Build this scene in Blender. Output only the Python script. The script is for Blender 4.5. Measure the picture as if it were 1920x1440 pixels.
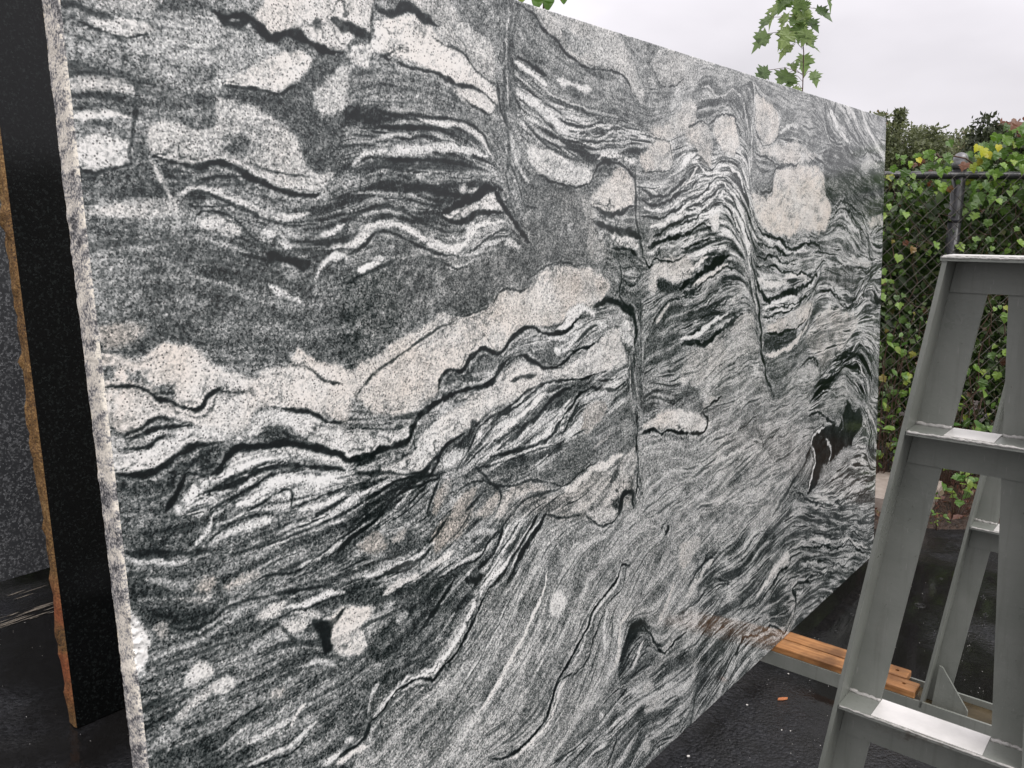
import bpy, bmesh, math, random
import numpy as np
from mathutils import Vector, Matrix, Euler
random.seed(7)
for o in list(bpy.data.objects): bpy.data.objects.remove(o, do_unlink=True)
scene = bpy.context.scene
col = scene.collection
R = math.radians
# ------------------------------------------------------------------ camera
CAM_H, PITCH, ROLL = 1.5336, 0.19, -0.003
cd = bpy.data.cameras.new('camera'); cam = bpy.data.objects.new('camera', cd); col.objects.link(cam)
cd.sensor_width = 36.0; cd.lens = 36.0*1560/1920; cd.clip_start = 0.05; cd.clip_end = 500
fw = Vector((0, math.cos(PITCH), -math.sin(PITCH))); rt = Vector((1, 0, 0)); dn = -rt.cross(fw)
r2 = rt*math.cos(ROLL)+dn*math.sin(ROLL); d2 = -rt*math.sin(ROLL)+dn*math.cos(ROLL)
m = Matrix.Identity(4)
for i in range(3): m[i][0], m[i][1], m[i][2] = r2[i], -d2[i], -fw[i]
m[2][3] = CAM_H
cam.matrix_world = m
scene.camera = cam
# ------------------------------------------------------------------ overcast sky and a weak, very soft sun
SUN_EL, SUN_AZ = R(50), R(142)          # azimuth clockwise from +Y
w = bpy.data.worlds.new('World'); scene.world = w; w.use_nodes = True
nt = w.node_tree; nt.nodes.clear()
def wn(t, **k):
    n = nt.nodes.new(t)
    for a, b in k.items(): setattr(n, a, b)
    return n
sky = wn('ShaderNodeTexSky', sky_type='NISHITA', sun_disc=False, sun_elevation=SUN_EL, sun_rotation=SUN_AZ)
b1 = wn('ShaderNodeBackground'); b1.inputs[1].default_value = 0.08; nt.links.new(sky.outputs[0], b1.inputs[0])
tc = wn('ShaderNodeTexCoord'); sp = wn('ShaderNodeSeparateXYZ'); nt.links.new(tc.outputs['Generated'], sp.inputs[0])
mz = wn('ShaderNodeMath', operation='MAXIMUM'); nt.links.new(sp.outputs[2], mz.inputs[0]); mz.inputs[1].default_value = 0
lum = wn('ShaderNodeMath', operation='MULTIPLY_ADD'); nt.links.new(mz.outputs[0], lum.inputs[0]); lum.inputs[1].default_value = .867; lum.inputs[2].default_value = .433   # overcast: brighter towards the zenith
mp = wn('ShaderNodeMapping'); mp.inputs['Scale'].default_value = (1, 1, 2.2); nt.links.new(tc.outputs['Generated'], mp.inputs[0])
cn = wn('ShaderNodeTexNoise'); cn.inputs['Scale'].default_value = 3.2; cn.inputs['Detail'].default_value = 4; nt.links.new(mp.outputs[0], cn.inputs[0])
cl = wn('ShaderNodeMapRange'); cl.inputs[1].default_value = .3; cl.inputs[2].default_value = .7; cl.inputs[3].default_value = .84; cl.inputs[4].default_value = 1.12; nt.links.new(cn.outputs[0], cl.inputs[0])
mm = wn('ShaderNodeMath', operation='MULTIPLY'); nt.links.new(lum.outputs[0], mm.inputs[0]); nt.links.new(cl.outputs[0], mm.inputs[1])
b2 = wn('ShaderNodeBackground'); b2.inputs[0].default_value = (1, .955, 1.0, 1); nt.links.new(mm.outputs[0], b2.inputs[1])
ms = wn('ShaderNodeMixShader'); ms.inputs[0].default_value = .93; nt.links.new(b1.outputs[0], ms.inputs[1]); nt.links.new(b2.outputs[0], ms.inputs[2])
wo = wn('ShaderNodeOutputWorld'); nt.links.new(ms.outputs[0], wo.inputs[0])
sd = bpy.data.lights.new('sun', 'SUN'); sd.energy = 1.5; sd.angle = R(40); sd.color = (1, .97, .93)
sun = bpy.data.objects.new('sun', sd); col.objects.link(sun)
sun.rotation_euler = Vector((-math.sin(SUN_AZ)*math.cos(SUN_EL), -math.cos(SUN_AZ)*math.cos(SUN_EL), -math.sin(SUN_EL))).to_track_quat('-Z', 'Y').to_euler()
vs = scene.view_settings; vs.view_transform = 'Standard'; vs.look = 'None'; vs.exposure = 0.68; vs.gamma = 1; vs.use_curve_mapping = False
scene.render.engine = 'CYCLES'
scene.render.resolution_x, scene.render.resolution_y = 1024, 768
# ------------------------------------------------------------------ the yard's own axes: u along the slabs, w across them
YAW, LEAN = 0.6996, 0.0547
OX, OY = -0.484, 1.0229
HU = Vector((math.sin(YAW), math.cos(YAW), 0)); NW = Vector((math.cos(YAW), -math.sin(YAW), 0))
def yard(u, w, z=0.0): return Vector((OX, OY, 0))+HU*u+NW*w+Vector((0, 0, z))
# ------------------------------------------------------------------ helpers
def mat(name):
    m = bpy.data.materials.new(name); m.use_nodes = True
    t = m.node_tree; t.nodes.clear()
    o = t.nodes.new('ShaderNodeOutputMaterial'); p = t.nodes.new('ShaderNodeBsdfPrincipled'); t.links.new(p.outputs[0], o.inputs[0])
    return m, t, p, o
class G:
    """tiny node-graph writer"""
    def __init__(s, t): s.t = t
    def n(s, typ, ins=None, **k):
        n = s.t.nodes.new(typ)
        for a, b in k.items(): setattr(n, a, b)
        for a, b in (ins or {}).items():
            if hasattr(b, 'is_linked') or isinstance(b, bpy.types.NodeSocket): s.t.links.new(b, n.inputs[a])
            else: n.inputs[a].default_value = b
        return n
    def math(s, op, a, b=None, c=None, clamp=False):
        d = {0: a}
        if b is not None: d[1] = b
        if c is not None: d[2] = c
        n = s.n('ShaderNodeMath', d, operation=op); n.use_clamp = clamp
        return n.outputs[0]
    def obj(s): return s.n('ShaderNodeTexCoord').outputs['Object']
    def noise(s, vec, scale, detail=2, rough=.5): return s.n('ShaderNodeTexNoise', {'Vector': vec, 'Scale': scale, 'Detail': detail, 'Roughness': rough}).outputs[0]
    def mix(s, f, a, b):
        n = s.n('ShaderNodeMix', data_type='RGBA')
        for i, v in ((0, f), (6, a), (7, b)):
            if isinstance(v, bpy.types.NodeSocket): s.t.links.new(v, n.inputs[i])
            else: n.inputs[i].default_value = v if i == 0 else (*v, 1) if len(v) == 3 else v
        return n.outputs[2]
    def rng(s, v, a, b, c=0., d=1.): return s.n('ShaderNodeMapRange', {0: v, 1: a, 2: b, 3: c, 4: d}).outputs[0]
    def ramp(s, v, stops):
        n = s.n('ShaderNodeValToRGB', {0: v}); r = n.color_ramp
        while len(r.elements) < len(stops): r.elements.new(.5)
        for e, (p, c) in zip(r.elements, stops): e.position = p; e.color = (*c, 1)
        return n.outputs[0]
    def bump(s, h, strength, dist): return s.n('ShaderNodeBump', {'Height': h, 'Strength': strength, 'Distance': dist}).outputs[0]
    def link(s, a, b): s.t.links.new(a, b)
class MB:
    """collects boxes, tubes, plates; build() links them as one mesh object"""
    def __init__(s): s.v = []; s.f = []; s.mi = []
    def add(s, vs, fs, mi=0):
        k = len(s.v); s.v += [tuple(q) for q in vs]; s.f += [tuple(i+k for i in f) for f in fs]; s.mi += [mi]*len(fs)
    def box(s, a, b, mi=0, bev=0.0):
        x0, y0, z0 = a; x1, y1, z1 = b
        if bev <= 0:
            s.add([(x0,y0,z0),(x1,y0,z0),(x1,y1,z0),(x0,y1,z0),(x0,y0,z1),(x1,y0,z1),(x1,y1,z1),(x0,y1,z1)],
                  [(0,3,2,1),(4,5,6,7),(0,1,5,4),(1,2,6,5),(2,3,7,6),(3,0,4,7)], mi); return
        bm = bmesh.new(); bmesh.ops.create_cube(bm, size=1)
        for q in bm.verts: q.co = Vector(((x0+x1)/2+q.co.x*(x1-x0), (y0+y1)/2+q.co.y*(y1-y0), (z0+z1)/2+q.co.z*(z1-z0)))
        bmesh.ops.bevel(bm, geom=bm.edges[:], offset=bev, segments=1, affect='EDGES')
        bm.verts.index_update(); s.add([q.co[:] for q in bm.verts], [[q.index for q in f.verts] for f in bm.faces], mi); bm.free()
    def prism(s, pts, axis_vec, mi=0):
        n = len(pts); a = [Vector(p) for p in pts]; b = [p+Vector(axis_vec) for p in a]
        s.add(a+b, [tuple(range(n-1, -1, -1)), tuple(range(n, 2*n))]+[(i, (i+1) % n, n+(i+1) % n, n+i) for i in range(n)], mi)
    def tube(s, pts, rad, n=6, mi=0, cap=True):
        pts = [Vector(p) for p in pts]; k = len(s.v); m_ = len(pts)
        rr = rad if isinstance(rad, (list, tuple)) else [rad]*m_
        ref = Vector((0, 0, 1)) if abs((pts[-1]-pts[0]).normalized().z) < .9 else Vector((1, 0, 0))
        for i, p in enumerate(pts):
            d = (pts[min(i+1, m_-1)]-pts[max(i-1, 0)]).normalized(); x = d.cross(ref if abs(d.dot(ref)) < .95 else Vector((0, 1, 0))).normalized(); y = d.cross(x)
            for j in range(n): a = 2*math.pi*j/n; s.v.append(tuple(p+(x*math.cos(a)+y*math.sin(a))*rr[i]))
        fs = [(k+i*n+j, k+i*n+(j+1) % n, k+(i+1)*n+(j+1) % n, k+(i+1)*n+j) for i in range(m_-1) for j in range(n)]
        if cap: fs += [tuple(k+j for j in range(n-1, -1, -1)), tuple(k+(m_-1)*n+j for j in range(n))]
        s.f += fs; s.mi += [mi]*len(fs)
    def lathe(s, prof, c=(0, 0), n=20, mi=0):
        k = len(s.v)
        for r_, z in prof:
            for j in range(n): a = 2*math.pi*j/n; s.v.append((c[0]+r_*math.cos(a), c[1]+r_*math.sin(a), z))
        fs = [(k+i*n+j, k+i*n+(j+1) % n, k+(i+1)*n+(j+1) % n, k+(i+1)*n+j) for i in range(len(prof)-1) for j in range(n)]
        fs.append(tuple(k+j for j in range(n-1, -1, -1))); fs.append(tuple(k+(len(prof)-1)*n+j for j in range(n)))
        s.f += fs; s.mi += [mi]*len(fs)
    def mesh(s, name, mats, smooth=False):
        me = bpy.data.meshes.new(name); me.from_pydata(s.v, [], s.f)
        for q in (mats if isinstance(mats, (list, tuple)) else [mats]): me.materials.append(q)
        me.polygons.foreach_set('material_index', s.mi)
        if smooth: me.polygons.foreach_set('use_smooth', [True]*len(s.f))
        me.update(); return me
    def build(s, name, mats, parent=None, smooth=False):
        return link(name, s.mesh(name, mats, smooth), parent)
def link(name, data, parent=None):
    o = bpy.data.objects.new(name, data); col.objects.link(o)
    if parent: o.parent = parent
    return o
def tag(o, label=None, cat=None, group=None, kind=None):
    for k, v in (('label', label), ('category', cat), ('group', group), ('kind', kind)):
        if v: o[k] = v
    return o
def thing(name, label, cat, loc=(0, 0, 0), rz=0.0, group=None):
    o = link(name, None); o.location = loc; o.rotation_euler = (0, 0, rz); o.empty_display_size = .1
    return tag(o, label, cat, group)
# ------------------------------------------------------------------ noise and the stone's banding
def _hash(ix,iy,seed):
    h=(ix.astype(np.uint32)*np.uint32(374761393)+iy.astype(np.uint32)*np.uint32(668265263)+np.uint32(seed*2246822519&0xffffffff))
    h=(h^(h>>np.uint32(13)))*np.uint32(1274126177)
    return ((h^(h>>np.uint32(16)))&np.uint32(0xffff)).astype(np.float32)/65535.*2-1
def vnoise(x,y,seed):
    ix=np.floor(x).astype(np.int64);iy=np.floor(y).astype(np.int64)
    fx=(x-ix).astype(np.float32);fy=(y-iy).astype(np.float32)
    fx=fx*fx*fx*(fx*(fx*6-15)+10);fy=fy*fy*fy*(fy*(fy*6-15)+10)
    a=_hash(ix,iy,seed);b=_hash(ix+1,iy,seed);c=_hash(ix,iy+1,seed);d=_hash(ix+1,iy+1,seed)
    return (a+(b-a)*fx)+((c+(d-c)*fx)-(a+(b-a)*fx))*fy
def fbm(x,y,scale,seed,oc=4):
    s=0;a=1.;t=0
    for o in range(oc):
        f=2.**o/scale
        s=s+a*vnoise(x*f+17.3*o,y*f-9.1*o,seed+o);t+=a;a*=.55
    return s/t
def boxblur(a,r):
    if r<1: return a
    for ax in (0,1):
        n=a.shape[ax]
        c=np.cumsum(a,axis=ax,dtype=np.float64)
        z=np.zeros_like(np.take(c,[0],axis=ax));c=np.concatenate([z,c],axis=ax)
        i=np.arange(n);hi=np.minimum(i+r+1,n);lo=np.maximum(i-r,0)
        s=np.take(c,hi,axis=ax)-np.take(c,lo,axis=ax)
        sh=[1,1];sh[ax]=n
        a=(s/(2*r+1)).astype(np.float32)
    return a
def gblur(a,r):
    for _ in range(3): a=boxblur(a,r)
    return a
def sst(a,b,x):
    t=np.clip((x-a)/(b-a),0,1);return t*t*(3-2*t)
def catmull(P,n=5):
    P=np.asarray(P,float)
    if len(P)<3: return P
    Q=np.vstack([2*P[0]-P[1],P,2*P[-1]-P[-2]]);out=[]
    for i in range(1,len(Q)-2):
        p0,p1,p2,p3=Q[i-1:i+3]
        for t in np.arange(n)/n:
            out.append(.5*((2*p1)+(-p0+p2)*t+(2*p0-5*p1+4*p2-p3)*t*t+(-p0+3*p1-3*p2+p3)*t**3))
    out.append(P[-1]);return np.array(out)
def segdist(X,Y,a,b):
    d=b-a;l2=float(d@d)+1e-9
    t=np.clip(((X-a[0])*d[0]+(Y-a[1])*d[1])/l2,0,1)
    return np.hypot(X-a[0]-t*d[0],Y-a[1]-t*d[1]),t
def pattern(text,W=3285.,Hh=1900.,st=2.0):
    """gneiss fields on a raster over the slab face, millimetres"""
    nu=int(W/st)+1;nv=int(Hh/st)+1
    u=np.arange(nu)*st;v=np.arange(nv)*st
    U,V=np.meshgrid(u,v);U=U.astype(np.float32);V=V.astype(np.float32)
    # crinkled outlines: every shape is looked up through a small warp
    kw=np.clip(.38+.22*U/1000.,.38,1.0)                      # outlines wander more where the bands are broad
    kr=np.clip((U-500)/1500.,0,1)
    def wv(q): return kw*(5*fbm(U,V,70,11+q,2)+7.*fbm(U,V,24,12+q,3)+5*fbm(U,V,9,13+q,3))+(1.6+1.4*kw)*fbm(U,V,4.5,61+q,2)
    def wr(q): return kr*(10*fbm(U,V,110,81+q,2)+11*fbm(U,V,45,82+q,3))
    wx=wv(0);wy=wv(30);rx=wr(0);ry=wr(30);XR=U+wx+rx;YR=V+wy+ry;XL=U+.62*wx+rx;YL=V+.62*wy+ry
    els=[]
    for ln in text.strip().split('\n'):
        h,p=ln.split(';');h=h.split()
        els.append((h[0],[float(q) for q in h[1:]],np.array([[float(c) for c in q.split(',')] for q in p.split()])))
    tone=np.full((nv,nu),.4,np.float32);warm=np.zeros_like(tone)+.05;strk=np.full((nv,nu),.3,np.float32)
    dark=np.zeros_like(tone)
    def area(P): x,y=P.T;return abs(np.dot(x,np.roll(y,1))-np.dot(y,np.roll(x,1)))
    C2=np.zeros_like(tone);S2=np.zeros_like(tone)
    def win(lo,hi,m):
        i0=max(0,int((lo[0]-m)/st));i1=min(nu,int((hi[0]+m)/st)+2);j0=max(0,int((lo[1]-m)/st));j1=min(nv,int((hi[1]+m)/st)+2)
        return i0,i1,j0,j1
    def flow(P,wt):
        for a,b in zip(P[:-1],P[1:]):
            d=b-a;L=np.hypot(*d)
            if L<1e-3: continue
            th=2*np.arctan2(d[1],d[0]);n=max(1,int(L/st))
            t=(np.arange(n)+.5)/n
            i=((a[0]+d[0]*t)/st).astype(int);j=((a[1]+d[1]*t)/st).astype(int)
            ok=(i>=0)&(i<nu)&(j>=0)&(j<nv)
            C2[j[ok],i[ok]]+=wt*np.cos(th);S2[j[ok],i[ok]]+=wt*np.sin(th)
    ed=1.+.9*fbm(U,V,55,91,3);en=fbm(U/kw,V/kw,13,93,3)          # some borders crisp, some dissolving
    # regions, largest first
    for k,a,P in sorted([e for e in els if e[0]=='R'],key=lambda e:-area(e[2])):
        T,wm,sk,soft=a;soft=max(soft,3.)
        P=catmull(np.vstack([P,P[:1]]),3)[:-1]
        lo=P.min(0);hi=P.max(0);i0,i1,j0,j1=win(lo,hi,soft*1.2+16)
        if i1<=i0 or j1<=j0: continue
        x=XR[j0:j1,i0:i1];y=YR[j0:j1,i0:i1]
        ins=np.zeros(x.shape,bool);dm=np.full(x.shape,1e9,np.float32)
        for p,q in zip(P,np.roll(P,-1,0)):
            c=((p[1]>y)!=(q[1]>y))
            if p[1]!=q[1]: ins^=c&(x<(q[0]-p[0])*(y-p[1])/(q[1]-p[1])+p[0])
            d,_=segdist(x,y,p,q);dm=np.minimum(dm,d)
        sd=np.where(ins,dm,-dm);so=np.clip(ed[j0:j1,i0:i1],.25,2.2)*(soft*.5+1.5);al=sst(-so,so,sd+so*1.1*en[j0:j1,i0:i1])
        if T>.6: al=al*np.clip(1-.42*sst(.05,.55,en[j0:j1,i0:i1]+.5*fbm(x,y,60,97,2)),0,1)
        for f,val in ((tone,T),(warm,wm),(strk,sk)):
            f[j0:j1,i0:i1]+=(val-f[j0:j1,i0:i1])*al
        if area(P)<4e5: flow(np.vstack([P,P[:1]]),.4)
    for k,a,P in els:
        if k in 'DLF': flow(catmull(P),1. if k!='F' else 2.)
    # foliation direction spreads out from every traced band
    gc=np.zeros_like(C2);gs=np.zeros_like(C2)
    for r,wt in ((5,1.),(16,1.2),(50,1.5),(120,1.)):
        gc+=wt*gblur(C2,r);gs+=wt*gblur(S2,r)
    th=.5*np.arctan2(gs,gc)+.30*fbm(U,V,80,5,2)+.22*fbm(U,V,22,6,2)
    dx=np.cos(th).astype(np.float32);dy=np.sin(th).astype(np.float32)
    rng=np.random.RandomState(4)
    def lic(n0,steps):
        acc=n0.copy();J,I=np.mgrid[0:nv,0:nu].astype(np.float32)
        for sg in (1,-1):
            x=I.copy();y=J.copy();px=sg*dx;py=sg*dy
            for s in range(steps):
                x+=px;y+=py
                xi=np.clip(x+.5,0,nu-1).astype(np.int32);yi=np.clip(y+.5,0,nv-1).astype(np.int32)
                acc+=n0[yi,xi]*(1-s/(steps+1.))
                nx=dx[yi,xi];ny=dy[yi,xi];f=np.sign(nx*px+ny*py);f[f==0]=1
                px=nx*f;py=ny*f
        acc-=gblur(acc,60);return acc/acc.std()
    fine=lic(rng.randn(nv,nu).astype(np.float32),22)
    mid=lic(gblur(rng.randn(nv,nu).astype(np.float32),1),56)
    wide=lic(gblur(rng.randn(nv,nu).astype(np.float32),3),66)
    wf=.5-.12*kr;wm=.75+.05*kr;ww_=.5+.08*kr
    L=np.tanh(1.7*(wf*fine+wm*mid+ww_*wide)/np.sqrt(wf**2+wm**2+ww_**2))
    sk=np.where(strk<.13,strk+.16*sst(.55,.7,tone),strk*1.15+.14*sst(.62,.5,tone))
    tone+=sk*(.22+.20*sk)*(1-.1*kr)*L+.055*sst(.65,.45,tone)
    vein=sst(1.0,1.45,wf*1.1*fine+.75*mid+.25*kr*wide)*np.clip(sk*1.55-.08,0,.92)*(1-.1*kr)   # thin biotite partings in the banded zones
    midm=np.clip(1-np.abs(tone-.38)/.4,0,1)
    tone+=(.05+.06*midm)*fbm(U,V,45,31,4)*1.4+np.where(U<900,1,.6)*(.04+.10*midm)*fbm(U/kw,V/kw,15,33,4)*1.6
    warm*=np.clip(1+.9*fbm(U,V,80,37,3),.3,1.5)
    # light then dark bands
    for kk in 'LD':
        for k,a,P in els:
            if k!=kk: continue
            uf=float(np.clip(1.25-.00028*P[:,0].mean(),.7,1.25));w=max(a[0]*uf*((1.12 if a[1]>.93 else .9) if k=='D' else .9),2.0)*.5;Q=catmull(P)
            if len(Q)<2: continue
            cl=np.r_[0,np.cumsum(np.hypot(*np.diff(Q,axis=0).T))];tot=cl[-1]+1e-6
            lo=Q.min(0);hi=Q.max(0);i0,i1,j0,j1=win(lo,hi,w*5+16)
            if i1<=i0 or j1<=j0: continue
            x=XL[j0:j1,i0:i1];y=YL[j0:j1,i0:i1];best=np.full(x.shape,1e9,np.float32);bt=np.zeros_like(best)
            for q in range(len(Q)-1):
                lo2=np.minimum(Q[q],Q[q+1]);hi2=np.maximum(Q[q],Q[q+1]);a0,a1,b0,b1=win(lo2,hi2,w*5+16)
                a0=max(a0,i0);b0=max(b0,j0);a1=min(a1,i1);b1=min(b1,j1)
                if a1<=a0 or b1<=b0: continue
                sl=(slice(b0-j0,b1-j0),slice(a0-i0,a1-i0))
                d,t=segdist(x[sl],y[sl],Q[q],Q[q+1]);g=(cl[q]+t*(cl[q+1]-cl[q]))/tot
                m=d<best[sl];bb=best[sl];bb[m]=d[m];tt=bt[sl];tt[m]=g[m]
            tap=np.clip(np.minimum(bt,1-bt)/.16,0,1)**.7
            sw=.9+.7*fbm(x,y,22,41,2)
            ww=w*(.25+.75*tap)*np.clip(sw,.3,1.6)
            if k=='L':
                al=sst(1.35,.55,best/np.maximum(ww,1.2))
                f=tone[j0:j1,i0:i1];f+=(a[1]+(.10 if a[1]>.55 else .03)-f)*al;f=warm[j0:j1,i0:i1];f+=(a[2]-f)*al*.8
                vein[j0:j1,i0:i1]*=1-.7*al
            else:
                s=a[1]*np.clip(1.05+.45*fbm(x,y,14,51,2),.55,1)
                rr=best/np.maximum(ww,1.3)
                al=s*sst(1.2,.75,rr)
                # thinner partings running alongside, with a pale seam between
                n2=fbm(x,y,40,53,2);off=3.0+1.5*n2+1.2*fbm(x,y,9,54,2);th_=.55
                al=np.maximum(al,.75*s*sst(.0,.5,fbm(x,y,70,55,2)+.25)*sst(th_,th_*.3,np.abs(rr-off)*np.maximum(ww,1.3)/np.maximum(ww,2.2)))
                f=tone[j0:j1,i0:i1];f+=.13*s*sst(.5,.0,np.abs(rr-1.9)-.3)*sst(.8,.5,f)
                f=dark[j0:j1,i0:i1];np.maximum(f,np.minimum(al,1.),out=f)
    dark=np.maximum(dark,vein)
    return dict(tone=np.clip(tone,0,1),warm=np.clip(warm,0,1),dark=np.clip(dark,0,1),st=st,shape=(nv,nu))
# ------------------------------------------------------------------ materials
def granite_face():
    """folded grey gneiss: tone, warmth and dark bands come with the stone's mesh, the crystals from noise"""
    m, t, p, o = mat('folded_gneiss'); g = G(t); v = g.obj()
    at = lambda n: g.n('ShaderNodeAttribute', attribute_name=n).outputs['Fac']
    T, W, D = at('tone'), at('warm'), at('dark')
    n1 = g.noise(v, 400, 2, .65); n2 = g.noise(v, 150, 2, .5); n3 = g.noise(v, 30, 3)
    cell = lambda s: g.n('ShaderNodeSeparateColor', {0: g.n('ShaderNodeTexVoronoi', {'Vector': v, 'Scale': s}, feature='F1').outputs['Color']}).outputs[0]
    gr = g.math('ADD', g.math('MULTIPLY', g.math('SUBTRACT', n1, .5), 2.3), g.math('MULTIPLY', g.math('SUBTRACT', n2, .5), 1.5))
    gr = g.math('ADD', gr, g.math('MULTIPLY', g.math('SUBTRACT', cell(340.), .5), 1.15))
    gr = g.math('ADD', gr, g.math('MULTIPLY', g.math('SUBTRACT', n3, .5), .8))
    tt = g.math('MULTIPLY', T, g.math('SUBTRACT', 1, g.math('MULTIPLY', D, .95)))
    amp = g.math('MULTIPLY_ADD', g.math('MULTIPLY', tt, g.math('SUBTRACT', 1, tt)), 3.1, .11)
    amp = g.math('MULTIPLY', amp, g.math('SUBTRACT', .34, g.math('MULTIPLY', D, .2)))
    val = g.math('ADD', tt, g.math('MULTIPLY', gr, amp), clamp=True)
    light = g.mix(g.math('MULTIPLY', W, .7), (.872, .872, .862), (.855, .80, .745))
    val = g.n('ShaderNodeMapRange', {0: val, 1: .035, 2: .85}).outputs[0]
    c = g.mix(val, (.05, .075, .076), light)
    # black mica flecks scattered in the pale feldspar
    vo = g.n('ShaderNodeTexVoronoi', {'Vector': v, 'Scale': 210.}, feature='F1')
    fl = g.math('MULTIPLY', g.math('LESS_THAN', vo.outputs['Distance'], .3), g.math('GREATER_THAN', g.n('ShaderNodeSeparateColor', {0: vo.outputs['Color']}).outputs[0], .80))
    c = g.mix(g.math('MULTIPLY', fl, .6), c, (.14, .14, .14))
    gm = g.n('ShaderNodeGamma', {0: c, 1: 2.2}).outputs[0]
    g.link(gm, p.inputs['Base Color'])
    p.inputs['Roughness'].default_value = .16
    g.link(g.rng(g.noise(v, 6, 3), .3, .7, .06, .13), p.inputs['Roughness'])
    p.inputs['IOR'].default_value = 1.5
    g.link(g.bump(n2, .05, .002), p.inputs['Normal'])
    return m
def granite_edge():
    m, t, p, o = mat('sawn_gneiss_edge'); g = G(t); v = g.obj()
    T = g.n('ShaderNodeAttribute', attribute_name='tone').outputs['Fac']
    mp = g.n('ShaderNodeMapping', {'Vector': v, 'Scale': (1, 1, 1), 'Rotation': (0, .5, 0)}).outputs[0]
    s1 = g.noise(g.n('ShaderNodeMapping', {'Vector': mp, 'Scale': (.5, 1, 1)}).outputs[0], 55, 5, .65); s2 = g.noise(v, 17, 2)
    n1 = g.noise(v, 260, 2, .6)
    val = g.math('ADD', g.math('MULTIPLY_ADD', T, .45, .26), g.math('MULTIPLY', g.math('SUBTRACT', s1, .5), 2.3))
    val = g.math('ADD', val, g.math('MULTIPLY', g.math('SUBTRACT', s2, .5), .7))
    val = g.math('ADD', val, g.math('MULTIPLY', g.math('SUBTRACT', n1, .5), 1.9), clamp=True)
    c = g.ramp(val, [(0, (.05, .05, .052)), (.28, (.20, .198, .20)), (.46, (.42, .405, .385)), (.62, (.66, .615, .53)), (1, (.84, .785, .68))])
    g.link(c, p.inputs['Base Color']); p.inputs['Roughness'].default_value = .7
    g.link(g.bump(n1, .35, .003), p.inputs['Normal'])
    return m
def dark_granite(name, base, fleck, scale, thr, rough):
    m, t, p, o = mat(name); g = G(t); v = g.obj()
    dv = g.n('ShaderNodeVectorMath', {0: v, 1: g.n('ShaderNodeVectorMath', {0: g.n('ShaderNodeTexNoise', {'Vector': v, 'Scale': scale*1.3}).outputs['Color'], 1: (.006, .006, .006)}, operation='MULTIPLY').outputs[0]}, operation='ADD').outputs[0]
    vo = g.n('ShaderNodeTexVoronoi', {'Vector': dv, 'Scale': scale}, feature='F1')
    r = g.n('ShaderNodeSeparateColor', {0: vo.outputs['Color']}).outputs[0]
    k = g.math('MULTIPLY', g.rng(r, thr, 1), g.rng(g.noise(v, scale*2.5, 3), .4, .65))
    g.link(g.mix(k, base, fleck), p.inputs['Base Color'])
    g.link(g.rng(g.noise(v, 4, 3), .3, .7, rough*.7, rough*1.4), p.inputs['Roughness'])
    return m
def rough_stone():
    m, t, p, o = mat('rust_stained_split_stone'); g = G(t); v = g.obj()
    n1 = g.noise(v, 160, 4, .7); n2 = g.noise(v, 5, 3)
    c = g.ramp(g.math('ADD', n1, g.math('MULTIPLY', g.math('SUBTRACT', n2, .5), .45)), [(.3, (.015, .012, .008)), (.43, (.10, .05, .016)), (.55, (.20, .105, .03)), (.66, (.31, .20, .08)), (.8, (.09, .055, .028))])
    red = g.ramp(n1, [(.3, (.10, .03, .012)), (.6, (.32, .10, .035)), (.8, (.36, .15, .06))])
    sep = g.n('ShaderNodeSeparateXYZ', {0: v}).outputs[2]
    k = g.math('MULTIPLY', g.math('MULTIPLY', g.rng(sep, .03, .16), g.rng(sep, .50, .38)), g.rng(n2, .38, .5))
    g.link(g.mix(k, c, red), p.inputs['Base Color']); p.inputs['Roughness'].default_value = .75
    g.link(g.bump(n1, .8, .006), p.inputs['Normal'])
    return m
def steel_paint():
    m, t, p, o = mat('grey_steel_paint'); g = G(t); v = g.obj()
    n = g.noise(v, 9, 4); f = g.noise(v, 90, 4, .6); bl = g.noise(v, 4.5, 5, .6)
    drip = g.noise(g.n('ShaderNodeMapping', {'Vector': v, 'Scale': (1, 1, .07)}).outputs[0], 70, 4, .6)
    scr = g.noise(g.n('ShaderNodeMapping', {'Vector': v, 'Scale': (1, 1, .12), 'Rotation': (0, .5, .3)}).outputs[0], 260, 2, .5)
    c = g.mix(g.rng(n, .3, .7), (.175, .187, .165), (.228, .238, .214))
    c = g.mix(g.math('MULTIPLY', g.rng(drip, .54, .72), .28), c, (.085, .082, .068))
    c = g.mix(g.math('MULTIPLY', g.rng(scr, .68, .74), .5), c, (.30, .30, .28))
    c = g.mix(g.math('MULTIPLY', g.rng(bl, .60, .70), g.rng(f, .42, .56)), c, (.06, .035, .018))
    c = g.mix(g.math('MULTIPLY', g.rng(f, .68, .74), .6), c, (.06, .055, .048))
    g.link(c, p.inputs['Base Color']); g.link(g.rng(bl, .3, .7, .22, .5), p.inputs['Roughness'])
    g.link(g.bump(f, .2, .003), p.inputs['Normal'])
    return m
def simple(name, c1, c2, scale, rough, bump=0., bdist=.002, metal=0., detail=4, spec=.5):
    m, t, p, o = mat(name); g = G(t); v = g.obj(); n = g.noise(v, scale, detail, .6)
    g.link(g.mix(g.rng(n, .3, .7), c1, c2), p.inputs['Base Color']); p.inputs['Roughness'].default_value = rough; p.inputs['Metallic'].default_value = metal
    p.inputs['Specular IOR Level'].default_value = spec
    if bump: g.link(g.bump(n, bump, bdist), p.inputs['Normal'])
    return m
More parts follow.
